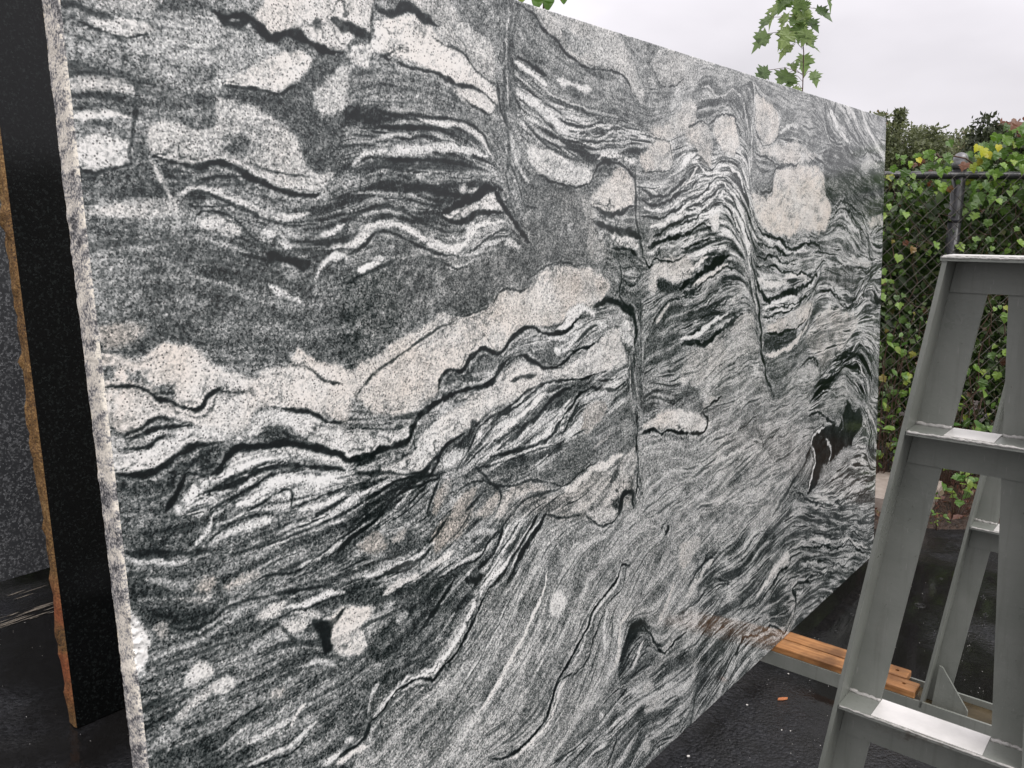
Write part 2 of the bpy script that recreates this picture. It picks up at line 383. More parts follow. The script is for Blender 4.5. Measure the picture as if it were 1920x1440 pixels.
def wet_asphalt():
    m, t, p, o = mat('wet_asphalt'); g = G(t); v = g.obj()
    big = g.noise(v, .9, 4, .55); agg = g.n('ShaderNodeTexVoronoi', {'Vector': v, 'Scale': 95.}, feature='F1'); fine = g.noise(v, 210, 3, .6); mid = g.noise(v, 7, 4)
    pud = g.rng(big, .46, .54)                                            # 1 where water stands
    cells = g.n('ShaderNodeSeparateColor', {0: agg.outputs['Color']}).outputs[0]
    c = g.mix(g.rng(cells, .2, 1.), (.007, .0075, .009), (.03, .031, .035))
    c = g.mix(g.rng(mid, .35, .7), c, (.010, .010, .010))
    c = g.mix(g.math('MULTIPLY', pud, .8), c, (.008, .0075, .007))
    g.link(c, p.inputs['Base Color'])
    ro = g.mix(pud, (.36, .36, .36), (.05, .05, .05)); g.link(g.n('ShaderNodeSeparateColor', {0: ro}).outputs[0], p.inputs['Roughness'])
    h = g.math('ADD', g.math('MULTIPLY', g.math('SUBTRACT', 1, agg.outputs['Distance']), .8), g.math('MULTIPLY', fine, .6))
    h = g.math('MULTIPLY', h, g.math('SUBTRACT', 1, g.math('MULTIPLY', pud, .97)))
    g.link(g.bump(h, .6, .006), p.inputs['Normal']); p.inputs['Specular IOR Level'].default_value = .4
    return m
def leaf_mat(name, stops, transl=.35, rough=.38, attr=None):
    m, t, p, o = mat(name); g = G(t)
    r = g.n('ShaderNodeAttribute', attribute_name=attr).outputs['Fac'] if attr else g.n('ShaderNodeObjectInfo').outputs['Random']
    c = g.ramp(r, stops); c = g.mix(g.math('MULTIPLY', g.rng(g.noise(g.obj(), 60, 3), .3, .7), .35), c, g.n('ShaderNodeHueSaturation', {'Color': c, 'Value': .55}).outputs[0])
    g.link(c, p.inputs['Base Color']); p.inputs['Roughness'].default_value = rough
    tr = g.n('ShaderNodeBsdfTranslucent', {0: g.n('ShaderNodeHueSaturation', {'Color': c, 'Value': 1.5, 'Saturation': 1.1}).outputs[0]}).outputs[0]
    mx = g.n('ShaderNodeMixShader', {0: transl, 1: p.outputs[0], 2: tr}).outputs[0]; g.link(mx, o.inputs[0])
    return m
def wood():
    m, t, p, o = mat('wet_pine'); g = G(t); v = g.obj()
    mp = g.n('ShaderNodeMapping', {'Vector': v, 'Scale': (1, 14, 14)}).outputs[0]
    n = g.noise(mp, 7, 5, .65); k = g.noise(v, 9, 3)
    c = g.ramp(n, [(.28, (.20, .085, .03)), (.48, (.40, .185, .068)), (.72, (.55, .29, .12))])
    c = g.mix(g.math('MULTIPLY', g.rng(k, .46, .66), .75), c, (.11, .05, .02))
    g.link(c, p.inputs['Base Color']); p.inputs['Roughness'].default_value = .4; g.link(g.bump(n, .25, .002), p.inputs['Normal'])
    return m
M_FACE, M_EDGE = granite_face(), granite_edge()
M_BLACK = dark_granite('black_granite', (.003, .0034, .0034), (.022, .027, .026), 190, .7, .16)
M_BLACK.node_tree.nodes['Principled BSDF'].inputs['Specular IOR Level'].default_value = .3
M_BLUE = dark_granite('blue_flecked_granite', (.042, .044, .047), (.33, .34, .35), 130, .5, .3)
M_ROUGH = rough_stone(); M_STEEL = steel_paint()
M_WHITE = simple('pale_strip_steel', (.55, .54, .51), (.74, .72, .69), 14, .3, .05)
M_EDGEW = simple('worn_paint_edge', (.30, .30, .28), (.55, .53, .50), 60, .5, .3)
M_RUSTW = simple('rusty_channel_floor', (.035, .026, .014), (.10, .075, .04), 12, .25, .1)
M_WOOD = wood(); M_ASPH = wet_asphalt()
M_SOIL = simple('wet_soil', (.012, .008, .006), (.06, .036, .024), 28, .6, 1., .02)
M_CONC = simple('weathered_concrete', (.22, .18, .15), (.38, .33, .29), 16, .7, .3, .003)
M_FENCE = simple('black_fence_steel', (.016, .016, .018), (.05, .05, .055), 20, .28, .05, metal=.2)
M_WIRE = simple('dull_fence_wire', (.06, .055, .047), (.15, .138, .12), 40, .45, metal=.5)
M_CAP = simple('grey_cap_metal', (.10, .10, .105), (.24, .24, .25), 30, .35, metal=.4)
M_STEM = simple('brown_stem', (.035, .018, .012), (.10, .055, .035), 60, .7, .3)
M_REDSTEM = simple('reddish_twig', (.05, .02, .018), (.13, .06, .05), 60, .6, .2)
M_BARK = simple('tree_bark', (.03, .024, .02), (.10, .08, .065), 12, .85, .6, .02)
GREENS = [(0, (.05, .10, .02)), (.35, (.10, .19, .032)), (.6, (.16, .28, .045)), (.82, (.23, .36, .06)), (.93, (.32, .37, .05)), (.96, (.18, .07, .03)), (1, (.10, .04, .02))]
M_VINE = leaf_mat('vine_leaf', GREENS)
M_BED = leaf_mat('bed_leaf', [(0, (.05, .12, .02)), (.6, (.11, .21, .04)), (1, (.24, .33, .06))])
M_MAPLE = leaf_mat('maple_leaf', [(0, (.15, .22, .10)), (.5, (.23, .32, .13)), (1, (.34, .42, .18))], .6)
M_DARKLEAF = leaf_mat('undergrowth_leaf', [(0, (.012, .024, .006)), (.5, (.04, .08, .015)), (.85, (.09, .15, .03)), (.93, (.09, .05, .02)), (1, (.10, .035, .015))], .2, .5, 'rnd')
M_OLIVE = leaf_mat('olive_leaf', [(0, (.06, .075, .035)), (.6, (.13, .15, .07)), (.9, (.20, .22, .12)), (1, (.18, .09, .05))], .35, .5, 'rnd')
M_DKTREE = leaf_mat('dark_tree_leaf', [(0, (.03, .04, .02)), (.7, (.06, .075, .035)), (1, (.10, .085, .05))], .25, .6, 'rnd')
M_RUSSET = leaf_mat('russet_leaf', [(0, (.12, .05, .035)), (.6, (.21, .10, .07)), (1, (.12, .12, .05))], .3, .6, 'rnd')
M_PALETREE = leaf_mat('pale_tree_leaf', [(0, (.09, .11, .06)), (.7, (.15, .17, .09)), (1, (.19, .13, .08))], .3, .6, 'rnd')
M_FIELD = simple('weedy_field', (.02, .03, .008), (.06, .075, .02), 3, .9, .8, .05)
M_CHIP = simple('orange_wood_chip', (.30, .085, .03), (.55, .22, .09), 160, .6, .4)
M_PEBBLE = simple('pale_pebble', (.5, .48, .44), (.75, .73, .70), 80, .6)
M_WATER, _t, _p, _o = mat('water_ring'); _p.inputs['Base Color'].default_value = (.05, .05, .05, 1); _p.inputs['Roughness'].default_value = .03
# traced outlines of the stone's bands, plus a hedge reflection painted as a dark patch at upper right, millimetres on the slab face: R patch, L pale band, D dark band, F grain direction
PATTERN = '''
R 0.36 0 0.25 16;7,1909 746,2000 720,1773 226,1626 3,1419 -23,1420
R 0.62 0.1 0.2 7;34,1747 135,1767 133,1747 98,1733 61,1731
R 0.5 0 0.2 15;80,1699 206,1753 218,1708 207,1658 137,1647 91,1672
R 0.85 0.2 0 3;36,1710 64,1717 96,1721 122,1715 112,1708 85,1700 57,1700 44,1704
D 3.1 0.9;15,1712 31,1704 57,1699 85,1700 112,1707
D 7.3 0.7;4,1722 23,1728 42,1721 68,1720
D 4.0 0.9;-1,1643 25,1648 51,1648 78,1645 112,1641
R 0.76 0.2 0 3;-6,1635 24,1643 51,1645 78,1640 84,1629 49,1627 5,1624
D 6.7 0.5;1,1614 30,1621 53,1620 76,1620
D 2.6 0.8;-1,1600 24,1602 37,1600
L 8.9 0.74 0.2;1,1589 28,1596 57,1600 79,1595
D 8.9 0.45;15,1582 35,1586 53,1583
R 0.82 0.15 0 4;-3,1562 34,1572 65,1569 72,1551 59,1535 29,1526 3,1530 -3,1544
D 4.0 0.9;-2,1524 19,1524 42,1529 71,1538
D 5.1 0.6;71,1535 70,1554 76,1570 87,1611
R 0.24 0 0.15 9;2,1522 61,1530 97,1530 115,1507 106,1495 57,1489 2,1488
R 0.68 0.3 0.1 7;-19,1477 33,1484 105,1493 131,1497 124,1474 78,1469 31,1469 -16,1465
R 0.34 0 0.2 12;3,1461 54,1463 118,1468 144,1464 136,1442 86,1431 25,1418 -1,1419
R 0.56 0 0.1 11;208,1697 237,1730 289,1726 313,1717 231,1668 210,1661
R 0.17 0 0.1 5;259,1719 327,1734 386,1731 435,1733 418,1545 393,1544 361,1536 350,1558 342,1585 321,1604 285,1622 262,1632 217,1650 238,1657 276,1657 307,1656 337,1673 374,1711 342,1720 294,1709
R 0.84 0.25 0 3;210,1656 231,1671 287,1701 326,1717 358,1722 377,1713 362,1693 338,1674 307,1657 277,1657 238,1657
D 5.6 0.9;218,1654 259,1656 282,1656 310,1655 341,1672
R 0.82 0.3 0 4;290,1798 465,1834 458,1750 410,1732 387,1742 361,1748 328,1743 306,1736 288,1749 275,1758 294,1777
D 12.4 1;209,1754 230,1749 248,1755 268,1755 285,1743 302,1732 328,1741 354,1744 380,1735 410,1730 439,1734
D 13.3 0.9;224,1745 247,1741 268,1750
R 0.74 0.1 0 8;376,1663 403,1691 421,1701 448,1713 443,1660 415,1635 387,1628 374,1641
R 0.7 0.18 0.15 5;202,1636 227,1635 262,1630 291,1617 321,1604 339,1590 344,1569 355,1542 385,1536 407,1541 380,1519 345,1511 306,1516 270,1525 247,1537 224,1544 190,1549 168,1541 131,1541 104,1549 96,1567 98,1585 117,1596 152,1595 189,1593
R 0.28 0 0.1 6;156,1609 196,1633 198,1599 181,1592 158,1597
R 0.32 0 0.1 8;208,1580 246,1588 256,1571 231,1557 214,1563
D 8.1 1;102,1549 126,1544 152,1540 167,1538 184,1544 207,1547 226,1539 246,1529 275,1518 306,1509 338,1503 372,1507
D 3.5 0.9;251,1550 271,1541 296,1536 321,1533 354,1531
R 0.25 0 0.4 8;106,1542 162,1535 204,1542 245,1524 305,1505 372,1505 416,1523 406,1408 234,1413 208,1439 153,1450 145,1498 122,1510
L 12.0 0.68 0.1;132,1500 154,1508 181,1506 214,1499 256,1482 302,1471 349,1476
L 7.0 0.5 0;258,1499 291,1492 330,1490
D 6.4 0.8;148,1501 167,1504 196,1497 235,1480 270,1468
D 3.8 1;152,1464 166,1477 194,1477 219,1465 238,1445 260,1428
R 0.7 0.1 0.1 5;154,1462 174,1473 197,1472 224,1456 226,1445 194,1444 167,1451
L 11.7 0.7 0;262,1452 286,1441 311,1423
L 7.0 0.55 0;152,1440 192,1432 235,1418
L 5.8 0.6 0.2;97,1548 105,1530 115,1507 121,1495
L 9.6 0.7 0;366,1440 395,1449 418,1460
F;3,1611 70,1614 118,1610
F;9,1508 59,1512 108,1516
R 0.33 0 0.25 11;471,1727 634,1727 702,1713 719,1690 783,1667 801,1632 721,1652 628,1652 503,1655 450,1660
R 0.27 0 0.5 15;413,1645 503,1649 628,1649 731,1646 798,1584 834,1552 815,1516 710,1487 614,1464 412,1477 405,1562
R 0.78 0.25 0 4;420,1809 499,1841 506,1809 497,1771 471,1772 454,1783 418,1779
D 15.9 0.95;418,1779 439,1776 467,1771 497,1766
D 5.9 0.8;506,1814 500,1782 496,1756
D 17.6 0.85;513,1815 548,1812 582,1831 607,1827 627,1816 658,1808
R 0.66 0.15 0.15 8;592,1859 672,1875 706,1845 752,1816 807,1805 808,1733 757,1746 730,1774 702,1783 657,1794 653,1808 628,1822 599,1834
R 0.42 0 0.2 12;672,1875 872,1916 863,1844 830,1756 813,1740 807,1805 752,1816 706,1845
R 0.86 0.25 0 4;509,1792 539,1805 589,1816 627,1813 648,1802 665,1786 720,1773 748,1751 807,1723 813,1695 765,1713 736,1719 702,1718 674,1724 634,1730 591,1740 534,1742 503,1745 489,1716 474,1717 449,1727 458,1745 492,1753 505,1769
D 5.5 0.8;643,1789 674,1780 725,1774 748,1755 777,1739 810,1730
D 3.5 0.7;725,1774 731,1787 703,1805
D 4.8 0.8;518,1738 546,1747 564,1758 582,1758
D 8.3 0.9;506,1741 550,1735 591,1729 643,1729 679,1723 706,1715 746,1717 785,1705 815,1687
R 0.82 0.2 0 4;696,1705 726,1716 765,1711 807,1699 799,1672 783,1671 753,1681 719,1690
D 5.3 0.9;715,1696 743,1683 783,1670 801,1672
D 6.8 0.75;491,1653 526,1645 584,1648 646,1651 697,1653 731,1649 770,1630 794,1594
L 13.9 0.7 0.1;597,1643 654,1642 711,1645 740,1633 769,1619 793,1591
L 16.4 0.66 0;441,1554 465,1571 489,1578 537,1584 601,1592 670,1601 737,1597 783,1590
L 8.7 0.6 0;487,1597 531,1611 581,1611
D 9.8 0.6;492,1619 583,1627 672,1631 720,1625 758,1605
D 18.6 0.65;440,1544 495,1559 578,1567 649,1568 716,1568 786,1560
D 15.3 0.6;532,1521 583,1526 645,1518 712,1510 742,1511
L 7.1 0.55 0;437,1509 499,1514 565,1510 626,1499
R 0.8 0.1 0 3;693,1530 713,1534 712,1522 698,1520
R 0.8 0.1 0 3;722,1521 764,1532 755,1522 727,1514
D 15.6 1;643,1481 701,1500 742,1514 774,1529 800,1529
D 11.5 1;795,1530 815,1503 830,1485 862,1454 900,1421
R 0.86 0.15 0 3;645,1475 681,1487 731,1497 762,1512 789,1519 804,1509 818,1489 802,1483 761,1487 729,1479 689,1469 656,1469
D 9.9 1;642,1475 670,1465 709,1466 740,1481 787,1485 821,1480
L 19.4 0.72 0.1;386,1423 430,1428 458,1442 487,1457 527,1461 569,1447 603,1431 647,1418 696,1421 727,1450 769,1462 818,1464
D 6.5 0.9;417,1409 453,1423 486,1444 526,1443 575,1424 637,1407 680,1403
L 7.7 0.55 0;434,1474 489,1481 537,1480 570,1471
D 10.8 0.65;403,1457 450,1478 509,1489 554,1482 605,1460 659,1447 707,1450
D 6.1 0.8;694,1402 735,1416 778,1435 828,1449 843,1434 888,1408
L 10.2 0.6 0;684,1401 735,1406 783,1423 827,1432
R 0.82 0.1 0 4;832,1438 857,1425 873,1408 842,1411 820,1418
R 0.34 0 0.2 9;817,1804 871,1896 871,1795 874,1659 896,1554 867,1446 836,1500 834,1552 811,1619 806,1699
D 10.5 0.4;870,1895 863,1844 848,1775 832,1702 840,1656 842,1587 834,1552 847,1500 867,1446
L 6.0 0.58 0;859,1880 846,1792 847,1724 844,1677
L 11.7 0.6 0;850,1629 864,1588 885,1561 907,1544
D 6.3 0.7;842,1587 862,1553 877,1525 887,1497 922,1494
D 7.7 0.7;818,1731 821,1688 840,1656
R 0.38 0 0.2 10;877,1897 927,1886 955,1870 977,1850 1026,1840 1063,1817 1136,1801 1245,1811 1291,1801 1321,1764 1345,1750 1379,1779 1502,1811 1635,1827 1595,1777 1473,1721 1360,1685 1203,1692 1065,1706 972,1739 886,1770 865,1794
R 0.42 0 0.7 20;874,1762 972,1739 1065,1706 1203,1692 1376,1686 1358,1634 1246,1619 1128,1604 996,1614 900,1626 868,1658
R 0.66 0.15 0.15 8;895,1920 1169,1919 1263,1897 1293,1866 1331,1823 1366,1778 1353,1755 1321,1768 1291,1801 1261,1821 1193,1808 1123,1810 1064,1820 1026,1844 978,1860 950,1883
R 0.48 0 0.1 12;1034,1874 1092,1865 1153,1856 1103,1822 1058,1838
D 8.0 0.85;871,1894 915,1887 944,1879 966,1858 1008,1847 1032,1833 1063,1816 1136,1801 1193,1804 1253,1812 1291,1801 1313,1770 1345,1750
D 3.8 0.6;1028,1872 1046,1858 1039,1835
R 0.38 0 0.15 7;1263,1901 1416,1906 1417,1876 1384,1813 1364,1784 1331,1823 1301,1863
R 0.62 0.1 0.15 9;1420,1902 1616,1906 1615,1829 1502,1810 1435,1814 1414,1834
D 6.2 0.75;1410,1842 1435,1811 1502,1807 1567,1830
D 11.7 0.85;879,1788 909,1784 944,1775 973,1771
L 17.1 0.74 0.05;872,1777 914,1766 975,1752
L 17.9 0.7 0.05;1010,1765 1061,1760 1141,1754
D 4.5 0.7;885,1749 941,1732 1001,1714 1065,1709 1168,1703 1280,1702 1360,1692
D 4.3 0.7;872,1733 941,1720 1000,1698 1063,1678 1131,1673
L 16.8 0.68 0;872,1717 928,1702 999,1669 1056,1655
D 4.8 0.7;882,1706 939,1684 998,1654 1061,1637 1144,1644
D 4.0 0.7;912,1739 989,1726 1065,1713 1146,1698 1248,1691
L 8.1 0.6 0;942,1746 1033,1724 1133,1712 1249,1707
D 5.7 0.6;875,1673 914,1655 972,1631 1061,1619 1142,1612
L 8.5 0.6 0;902,1661 960,1641 1035,1628
R 0.77 0.1 0.15 6;900,1622 947,1622 1008,1611 1059,1592 1134,1584 1126,1560 1084,1548 1024,1548 962,1557 926,1570 904,1594
D 6.9 0.85;921,1574 956,1556 1005,1545 1070,1543 1123,1556
D 5.0 0.6;947,1621 1021,1612 1080,1599 1149,1603
L 7.6 0.62 0;1069,1653 1117,1664 1144,1647 1187,1658 1218,1672 1279,1669 1351,1683
L 6.7 0.6 0;1132,1685 1188,1679 1248,1692 1311,1702 1360,1685
D 5.4 0.6;1075,1642 1130,1654 1158,1637 1217,1661 1278,1658 1343,1667
D 13.3 0.85;1122,1552 1148,1583 1171,1599 1215,1604 1261,1598 1300,1586 1319,1568
L 16.6 0.72 0.1;1156,1605 1186,1618 1246,1618 1317,1614
R 0.74 0.45 0 9;1132,1533 1199,1563 1245,1590 1291,1578 1313,1562 1309,1509 1249,1491 1181,1490 1124,1509
R 0.72 0.45 0 9;1342,1629 1410,1661 1481,1668 1508,1644 1489,1607 1408,1594 1357,1593
R 0.7 0.4 0 10;1389,1687 1482,1721 1557,1769 1625,1785 1624,1725 1556,1701 1481,1677 1410,1672
D 6.2 0.7;1349,1590 1408,1590 1489,1603 1500,1643 1481,1668 1427,1669 1376,1678
R 0.29 0.15 0.1 20;877,1529 1111,1540 1123,1485 1136,1445 1104,1382 892,1388 856,1454 847,1500
R 0.46 0.3 0.1 16;1083,1524 1118,1529 1150,1445 1192,1387 1119,1389 1108,1461
L 8.1 0.55 0;1046,1446 1040,1457 1060,1465
D 13.4 0.9;1124,1505 1196,1485 1241,1490 1305,1503
D 25.0 0.85;1137,1469 1194,1453 1271,1440 1344,1425
R 0.78 0.15 0 6;1194,1445 1255,1445 1303,1427 1331,1401 1270,1406 1216,1424
D 11.6 0.9;1208,1408 1270,1406 1318,1384
D 12.0 0.7;1318,1589 1318,1530 1320,1466 1343,1401 1351,1374
D 13.9 0.8;1347,1539 1407,1532 1487,1544 1573,1583
D 8.9 0.95;1347,1514 1397,1506 1469,1524 1573,1553
L 16.6 0.78 0;1355,1500 1406,1492 1487,1511 1573,1535
D 9.0 0.95;1345,1474 1423,1474 1496,1498 1572,1515
L 19.4 0.74 0.1;1387,1448 1468,1470 1572,1496
D 9.1 0.95;1395,1425 1486,1456 1572,1479
L 15.7 0.74 0;1404,1412 1495,1438 1572,1450
D 11.6 0.95;1369,1399 1439,1416 1571,1435
L 14.2 0.7 0;1368,1385 1457,1401 1571,1417
R 0.5 0 0.4 13;1332,1573 1443,1582 1574,1602 1573,1556 1407,1537 1339,1548
R 0.45 0 0.45 36;1559,1898 3270,1903 3326,1330 1551,1378
R 0.55 0 0.2 14;1503,1902 1760,1897 1992,1899 1907,1865 1837,1867 1793,1842 1760,1859 1707,1866 1635,1836 1556,1719 1501,1758
R 0.36 0 0.2 11;1635,1832 1707,1862 1760,1857 1793,1837 1837,1862 1907,1870 1955,1846 1993,1809 2007,1707 1995,1654 2021,1624 2128,1612 2183,1643 2115,1563 2035,1566 1989,1622 1957,1703 1908,1781 1861,1815 1804,1809 1738,1811 1665,1812 1595,1727 1576,1748
L 10.4 0.6 0;1655,1821 1707,1831 1749,1813 1804,1833 1860,1845 1919,1822 1944,1774 1969,1725
D 13.0 0.8;1585,1716 1634,1734 1665,1742 1706,1736 1760,1760 1838,1775 1873,1751 1920,1716
D 6.1 0.6;1804,1800 1849,1814 1884,1788 1932,1742 1969,1704
R 0.76 0.5 0 9;1738,1740 1804,1766 1849,1765 1884,1728 1896,1699 1850,1670 1782,1676 1738,1707
R 0.68 0.4 0 10;1595,1723 1665,1738 1706,1723 1727,1686 1716,1618 1674,1626 1624,1660 1565,1693
R 0.72 0.5 0 10;2005,1842 2096,1841 2164,1816 2179,1774 2153,1723 2085,1707 2032,1730 2006,1780
D 8.6 0.6;2185,1808 2179,1763 2153,1718 2072,1704 2020,1724
R 0.42 0 0.25 15;1998,1892 2204,1891 2545,1891 2583,1810 2621,1752 2520,1709 2389,1723 2325,1765 2208,1766 2185,1819 2095,1852
L 9.6 0.55 0;2262,1860 2383,1861 2479,1860 2565,1833
L 21.8 0.65 0;2179,1763 2265,1776 2340,1766
R 0.73 0.4 0 11;2013,1713 2126,1699 2267,1726 2389,1723 2512,1696 2455,1681 2329,1656 2211,1655 2099,1665 2033,1677
D 12.3 0.75;2014,1666 2086,1663 2154,1646 2240,1656 2329,1652
D 16.0 0.8;2048,1561 2115,1572 2142,1606 2183,1636 2269,1652 2345,1650
D 8.0 0.6;2405,1707 2488,1676 2592,1651
R 0.79 0.6 0 13;2142,1602 2211,1638 2329,1650 2455,1669 2575,1638 2596,1577 2653,1515 2638,1458 2499,1433 2352,1446 2276,1417 2132,1435 2037,1468 1997,1522 1984,1564 2061,1556 2115,1568
R 0.25 0.1 0.25 16;2572,1700 2676,1744 2848,1736 2995,1692 3019,1659 3313,1709 3332,1518 3076,1500 2988,1513 2862,1538 2801,1557 2726,1529 2651,1541 2595,1590
D 13.6 0.75;2586,1589 2651,1539 2708,1521 2782,1549 2862,1530 2967,1512 3077,1485
D 15.1 0.7;2579,1888 2601,1812 2657,1761 2808,1746 2931,1708
L 32.6 0.72 0;2615,1868 2690,1820 2766,1788 2856,1766
D 16.7 0.75;2760,1895 2881,1837 2967,1778 3101,1732 3277,1710
L 27.2 0.72 0;2958,1896 3048,1838 3141,1790 3250,1741
D 21.2 0.7;2694,1898 2669,1861
L 38.8 0.66 0;2798,1893 2878,1869 2964,1817
D 12.5 0.6;3001,1881 3138,1818 3270,1775
R 0.45 0 0.2 15;3087,1896 3270,1900 3279,1815 3159,1834
D 15.0 0.8;2972,1716 3077,1746 3168,1742 3276,1717
R 0.64 0.1 0.1 12;2974,1694 3100,1739 3229,1715 3149,1693 2997,1668
R 0.7 0.5 0 10;3078,1479 3190,1494 3309,1510 3313,1465 3125,1447
D 12.6 0.7;2988,1513 3058,1444 3110,1365 3113,1322
R 0.52 0 0.8 23;1555,1660 1760,1660 1921,1670 1971,1600 1997,1495 1999,1366 1551,1378
D 9.0 0.85;1543,1521 1612,1532 1684,1549 1716,1579 1771,1591 1838,1578 1910,1540 1959,1494 1985,1440 1999,1366
D 10.5 0.9;1543,1492 1632,1514 1684,1520 1727,1540 1760,1561 1816,1553 1874,1518 1922,1477 1960,1425 1986,1355
D 10.4 0.9;1543,1466 1622,1476 1663,1495 1705,1496 1759,1521 1816,1502 1862,1472 1911,1425 1955,1362
D 10.0 0.9;1542,1427 1611,1447 1673,1461 1716,1442 1743,1418
D 11.2 0.9;1541,1396 1631,1408 1705,1427
D 7.3 0.7;1544,1580 1583,1606 1613,1631 1664,1638 1716,1608 1760,1629 1838,1644 1909,1617 1958,1578 1990,1546
D 6.9 0.7;1553,1546 1613,1562 1664,1587 1685,1612
L 13.4 0.8 0;1553,1508 1632,1523 1705,1549 1749,1575 1804,1572 1886,1529 1935,1472 1973,1387
L 10.3 0.78 0;1552,1483 1632,1495 1694,1510 1738,1531 1793,1527 1862,1487 1911,1436
L 11.2 0.78 0;1552,1450 1632,1466 1684,1476
L 9.8 0.76 0;1551,1413 1611,1423 1694,1442
L 13.1 0.78 0;1554,1609 1593,1625 1643,1618 1695,1597 1738,1609 1827,1628 1897,1601 1946,1556
L 13.6 0.72 0.2;1554,1564 1603,1585 1643,1605
R 0.82 0.2 0 6;1705,1482 1748,1487 1759,1462 1737,1438 1710,1453
L 9.8 0.7 0;1992,1891 1999,1810 1984,1731 1973,1653 1961,1600 1974,1521 2000,1468 2031,1425
D 20.5 0.85;2024,1468 2064,1435 2160,1417 2247,1393 2339,1379 2467,1395 2589,1366
L 20.3 0.74 0;2051,1422 2160,1400 2278,1375 2435,1371
D 12.6 0.8;2038,1403 2161,1384 2278,1358
D 14.1 0.75;2637,1476 2709,1502 2784,1522 2864,1504 2949,1463 3061,1414 3113,1329
L 21.0 0.66 0;2710,1482 2805,1496 2908,1456 2996,1408
D 13.1 0.7;3105,1421 3194,1449 3314,1456
L 23.2 0.6 0;2677,1413 2789,1438 2892,1397 2958,1340
D 11.5 0.6;2658,1426 2768,1458 2869,1431 2978,1368
R 0.29 0 0.18 11;4,1464 332,1438 433,1378 420,1217 295,1262 300,1244 249,1245 229,1234 188,1248 162,1272 136,1288 99,1294 78,1287 48,1283 16,1296 -3,1328
R 0.4 0 0.1 14;4,1423 62,1413 67,1370 41,1348 1,1360
D 13.5 1;265,1415 296,1406 328,1398 344,1401
D 5.7 0.7;220,1418 249,1410 283,1403
L 12.7 0.72 0;350,1373 362,1392 384,1406 414,1411
L 13.7 0.62 0;264,1368 291,1351 321,1340
D 2.4 0.7;278,1348 319,1336
L 6.9 0.46 0;121,1399 151,1384 187,1374 229,1362
L 7.8 0.5 0;283,1401 314,1394 340,1385
R 0.5 0.6 0 9;6,1330 34,1332 72,1322 61,1313 40,1301 12,1299 3,1316
R 0.8 0.55 0 4;-20,1293 16,1294 39,1286 52,1278 68,1288 84,1296 110,1294 136,1288 153,1270 166,1256 193,1242 228,1229 242,1241 287,1243 302,1264 322,1259 348,1241 405,1219 397,1133 341,1157 287,1175 242,1183 217,1179 209,1158 179,1156 124,1174 74,1198 37,1180 22,1180 9,1193 -22,1201
R 0.28 0 0 4;2,1274 14,1278 21,1265 7,1258
R 0.3 0 0 5;36,1262 55,1259 66,1243 40,1252
R 0.3 0 0 4;70,1239 98,1236 97,1222 81,1222
D 5.6 1;-3,1248 25,1248 44,1243 60,1235 71,1223 91,1215 111,1204 124,1198 138,1202 147,1214 167,1224
D 4.0 0.8;67,1231 82,1227 99,1228 93,1235
D 3.9 0.9;165,1221 185,1214 217,1212
D 4.5 0.9;294,1244 327,1233 346,1215 366,1203 391,1198
D 5.7 0.95;268,1178 307,1166 337,1155 357,1139 386,1132
D 3.5 0.95;22,1180 42,1186 58,1195 71,1197 88,1190
D 2.3 0.7;-13,1199 9,1192 20,1180
R 0.8 0.12 0.1 4;-3,1168 20,1157 56,1156 70,1169 97,1176 137,1171 179,1153 208,1150 220,1173 248,1179 290,1166 339,1146 396,1126 393,1083 336,1103 303,1125 271,1149 240,1152 213,1141 149,1148 115,1144 93,1133 66,1124 31,1125 -1,1139
R 0.6 0.1 0.1 5;-9,1196 18,1181 46,1178 88,1191 114,1178 71,1171 49,1158 20,1159 -8,1167
D 3.8 0.95;26,1172 46,1178 67,1183 87,1180 111,1178
D 3.7 0.95;20,1161 49,1159 65,1167 76,1170 91,1167
R 0.24 0 0.15 4;207,1134 233,1145 255,1150 277,1134 288,1116 252,1120 218,1123 182,1128 163,1110 138,1100 106,1107 94,1092 81,1069 58,1049 -9,1068 -2,1130 40,1117 71,1125 107,1141 163,1143
D 7.7 1;3,1133 30,1123 55,1123 77,1131 99,1142 127,1147 166,1143
D 10.8 1;154,1107 173,1124 188,1129 230,1123 275,1119 308,1107 335,1098 385,1079
D 4.2 0.9;230,1152 258,1148 276,1131 308,1110
D 6.7 1;102,1108 90,1087 75,1070 66,1064
D 6.0 0.95;103,1108 139,1100 164,1107
R 0.8 0.1 0.1 4;171,1108 178,1123 221,1119 268,1117 318,1099 392,1071 390,1054 316,1085 267,1099 219,1103 188,1099 161,1093 144,1097
R 0.5 0 0.5 12;85,1057 104,1089 144,1096 235,1103 390,1054 382,959 109,1035
L 16.4 0.76 0;84,1055 108,1078 127,1097
L 12.0 0.76 0;109,1088 143,1093 191,1098 235,1102 283,1095
D 8.3 0.95;130,1075 171,1076 201,1082 240,1087 292,1078 382,1051
D 5.9 0.9;133,1048 175,1058 212,1068 251,1076 304,1069
L 19.0 0.76 0;179,1043 214,1053 250,1062 296,1057 381,1034
D 4.5 0.9;193,1030 222,1037 262,1047 276,1038 272,1016
D 4.9 0.9;268,1013 321,1018 380,1021
L 9.8 0.74 0;285,1007 327,1005 379,1010
R 0.29 0.1 0.12 13;381,1366 441,1378 522,1399 656,1402 865,1418 1052,1438 1120,1405 1191,1371 1213,1328 1175,1338 1118,1365 1036,1380 971,1367 920,1353 889,1329 848,1320 804,1330 770,1304 706,1288 629,1301 582,1281 511,1259 468,1236 405,1225 368,1224
L 12.4 0.8 0;438,1382 473,1394 502,1403
L 6.5 0.6 0;649,1381 693,1383 739,1397
D 4.0 0.8;632,1396 673,1380 708,1379
D 6.9 0.6;402,1362 448,1374 505,1393 540,1405
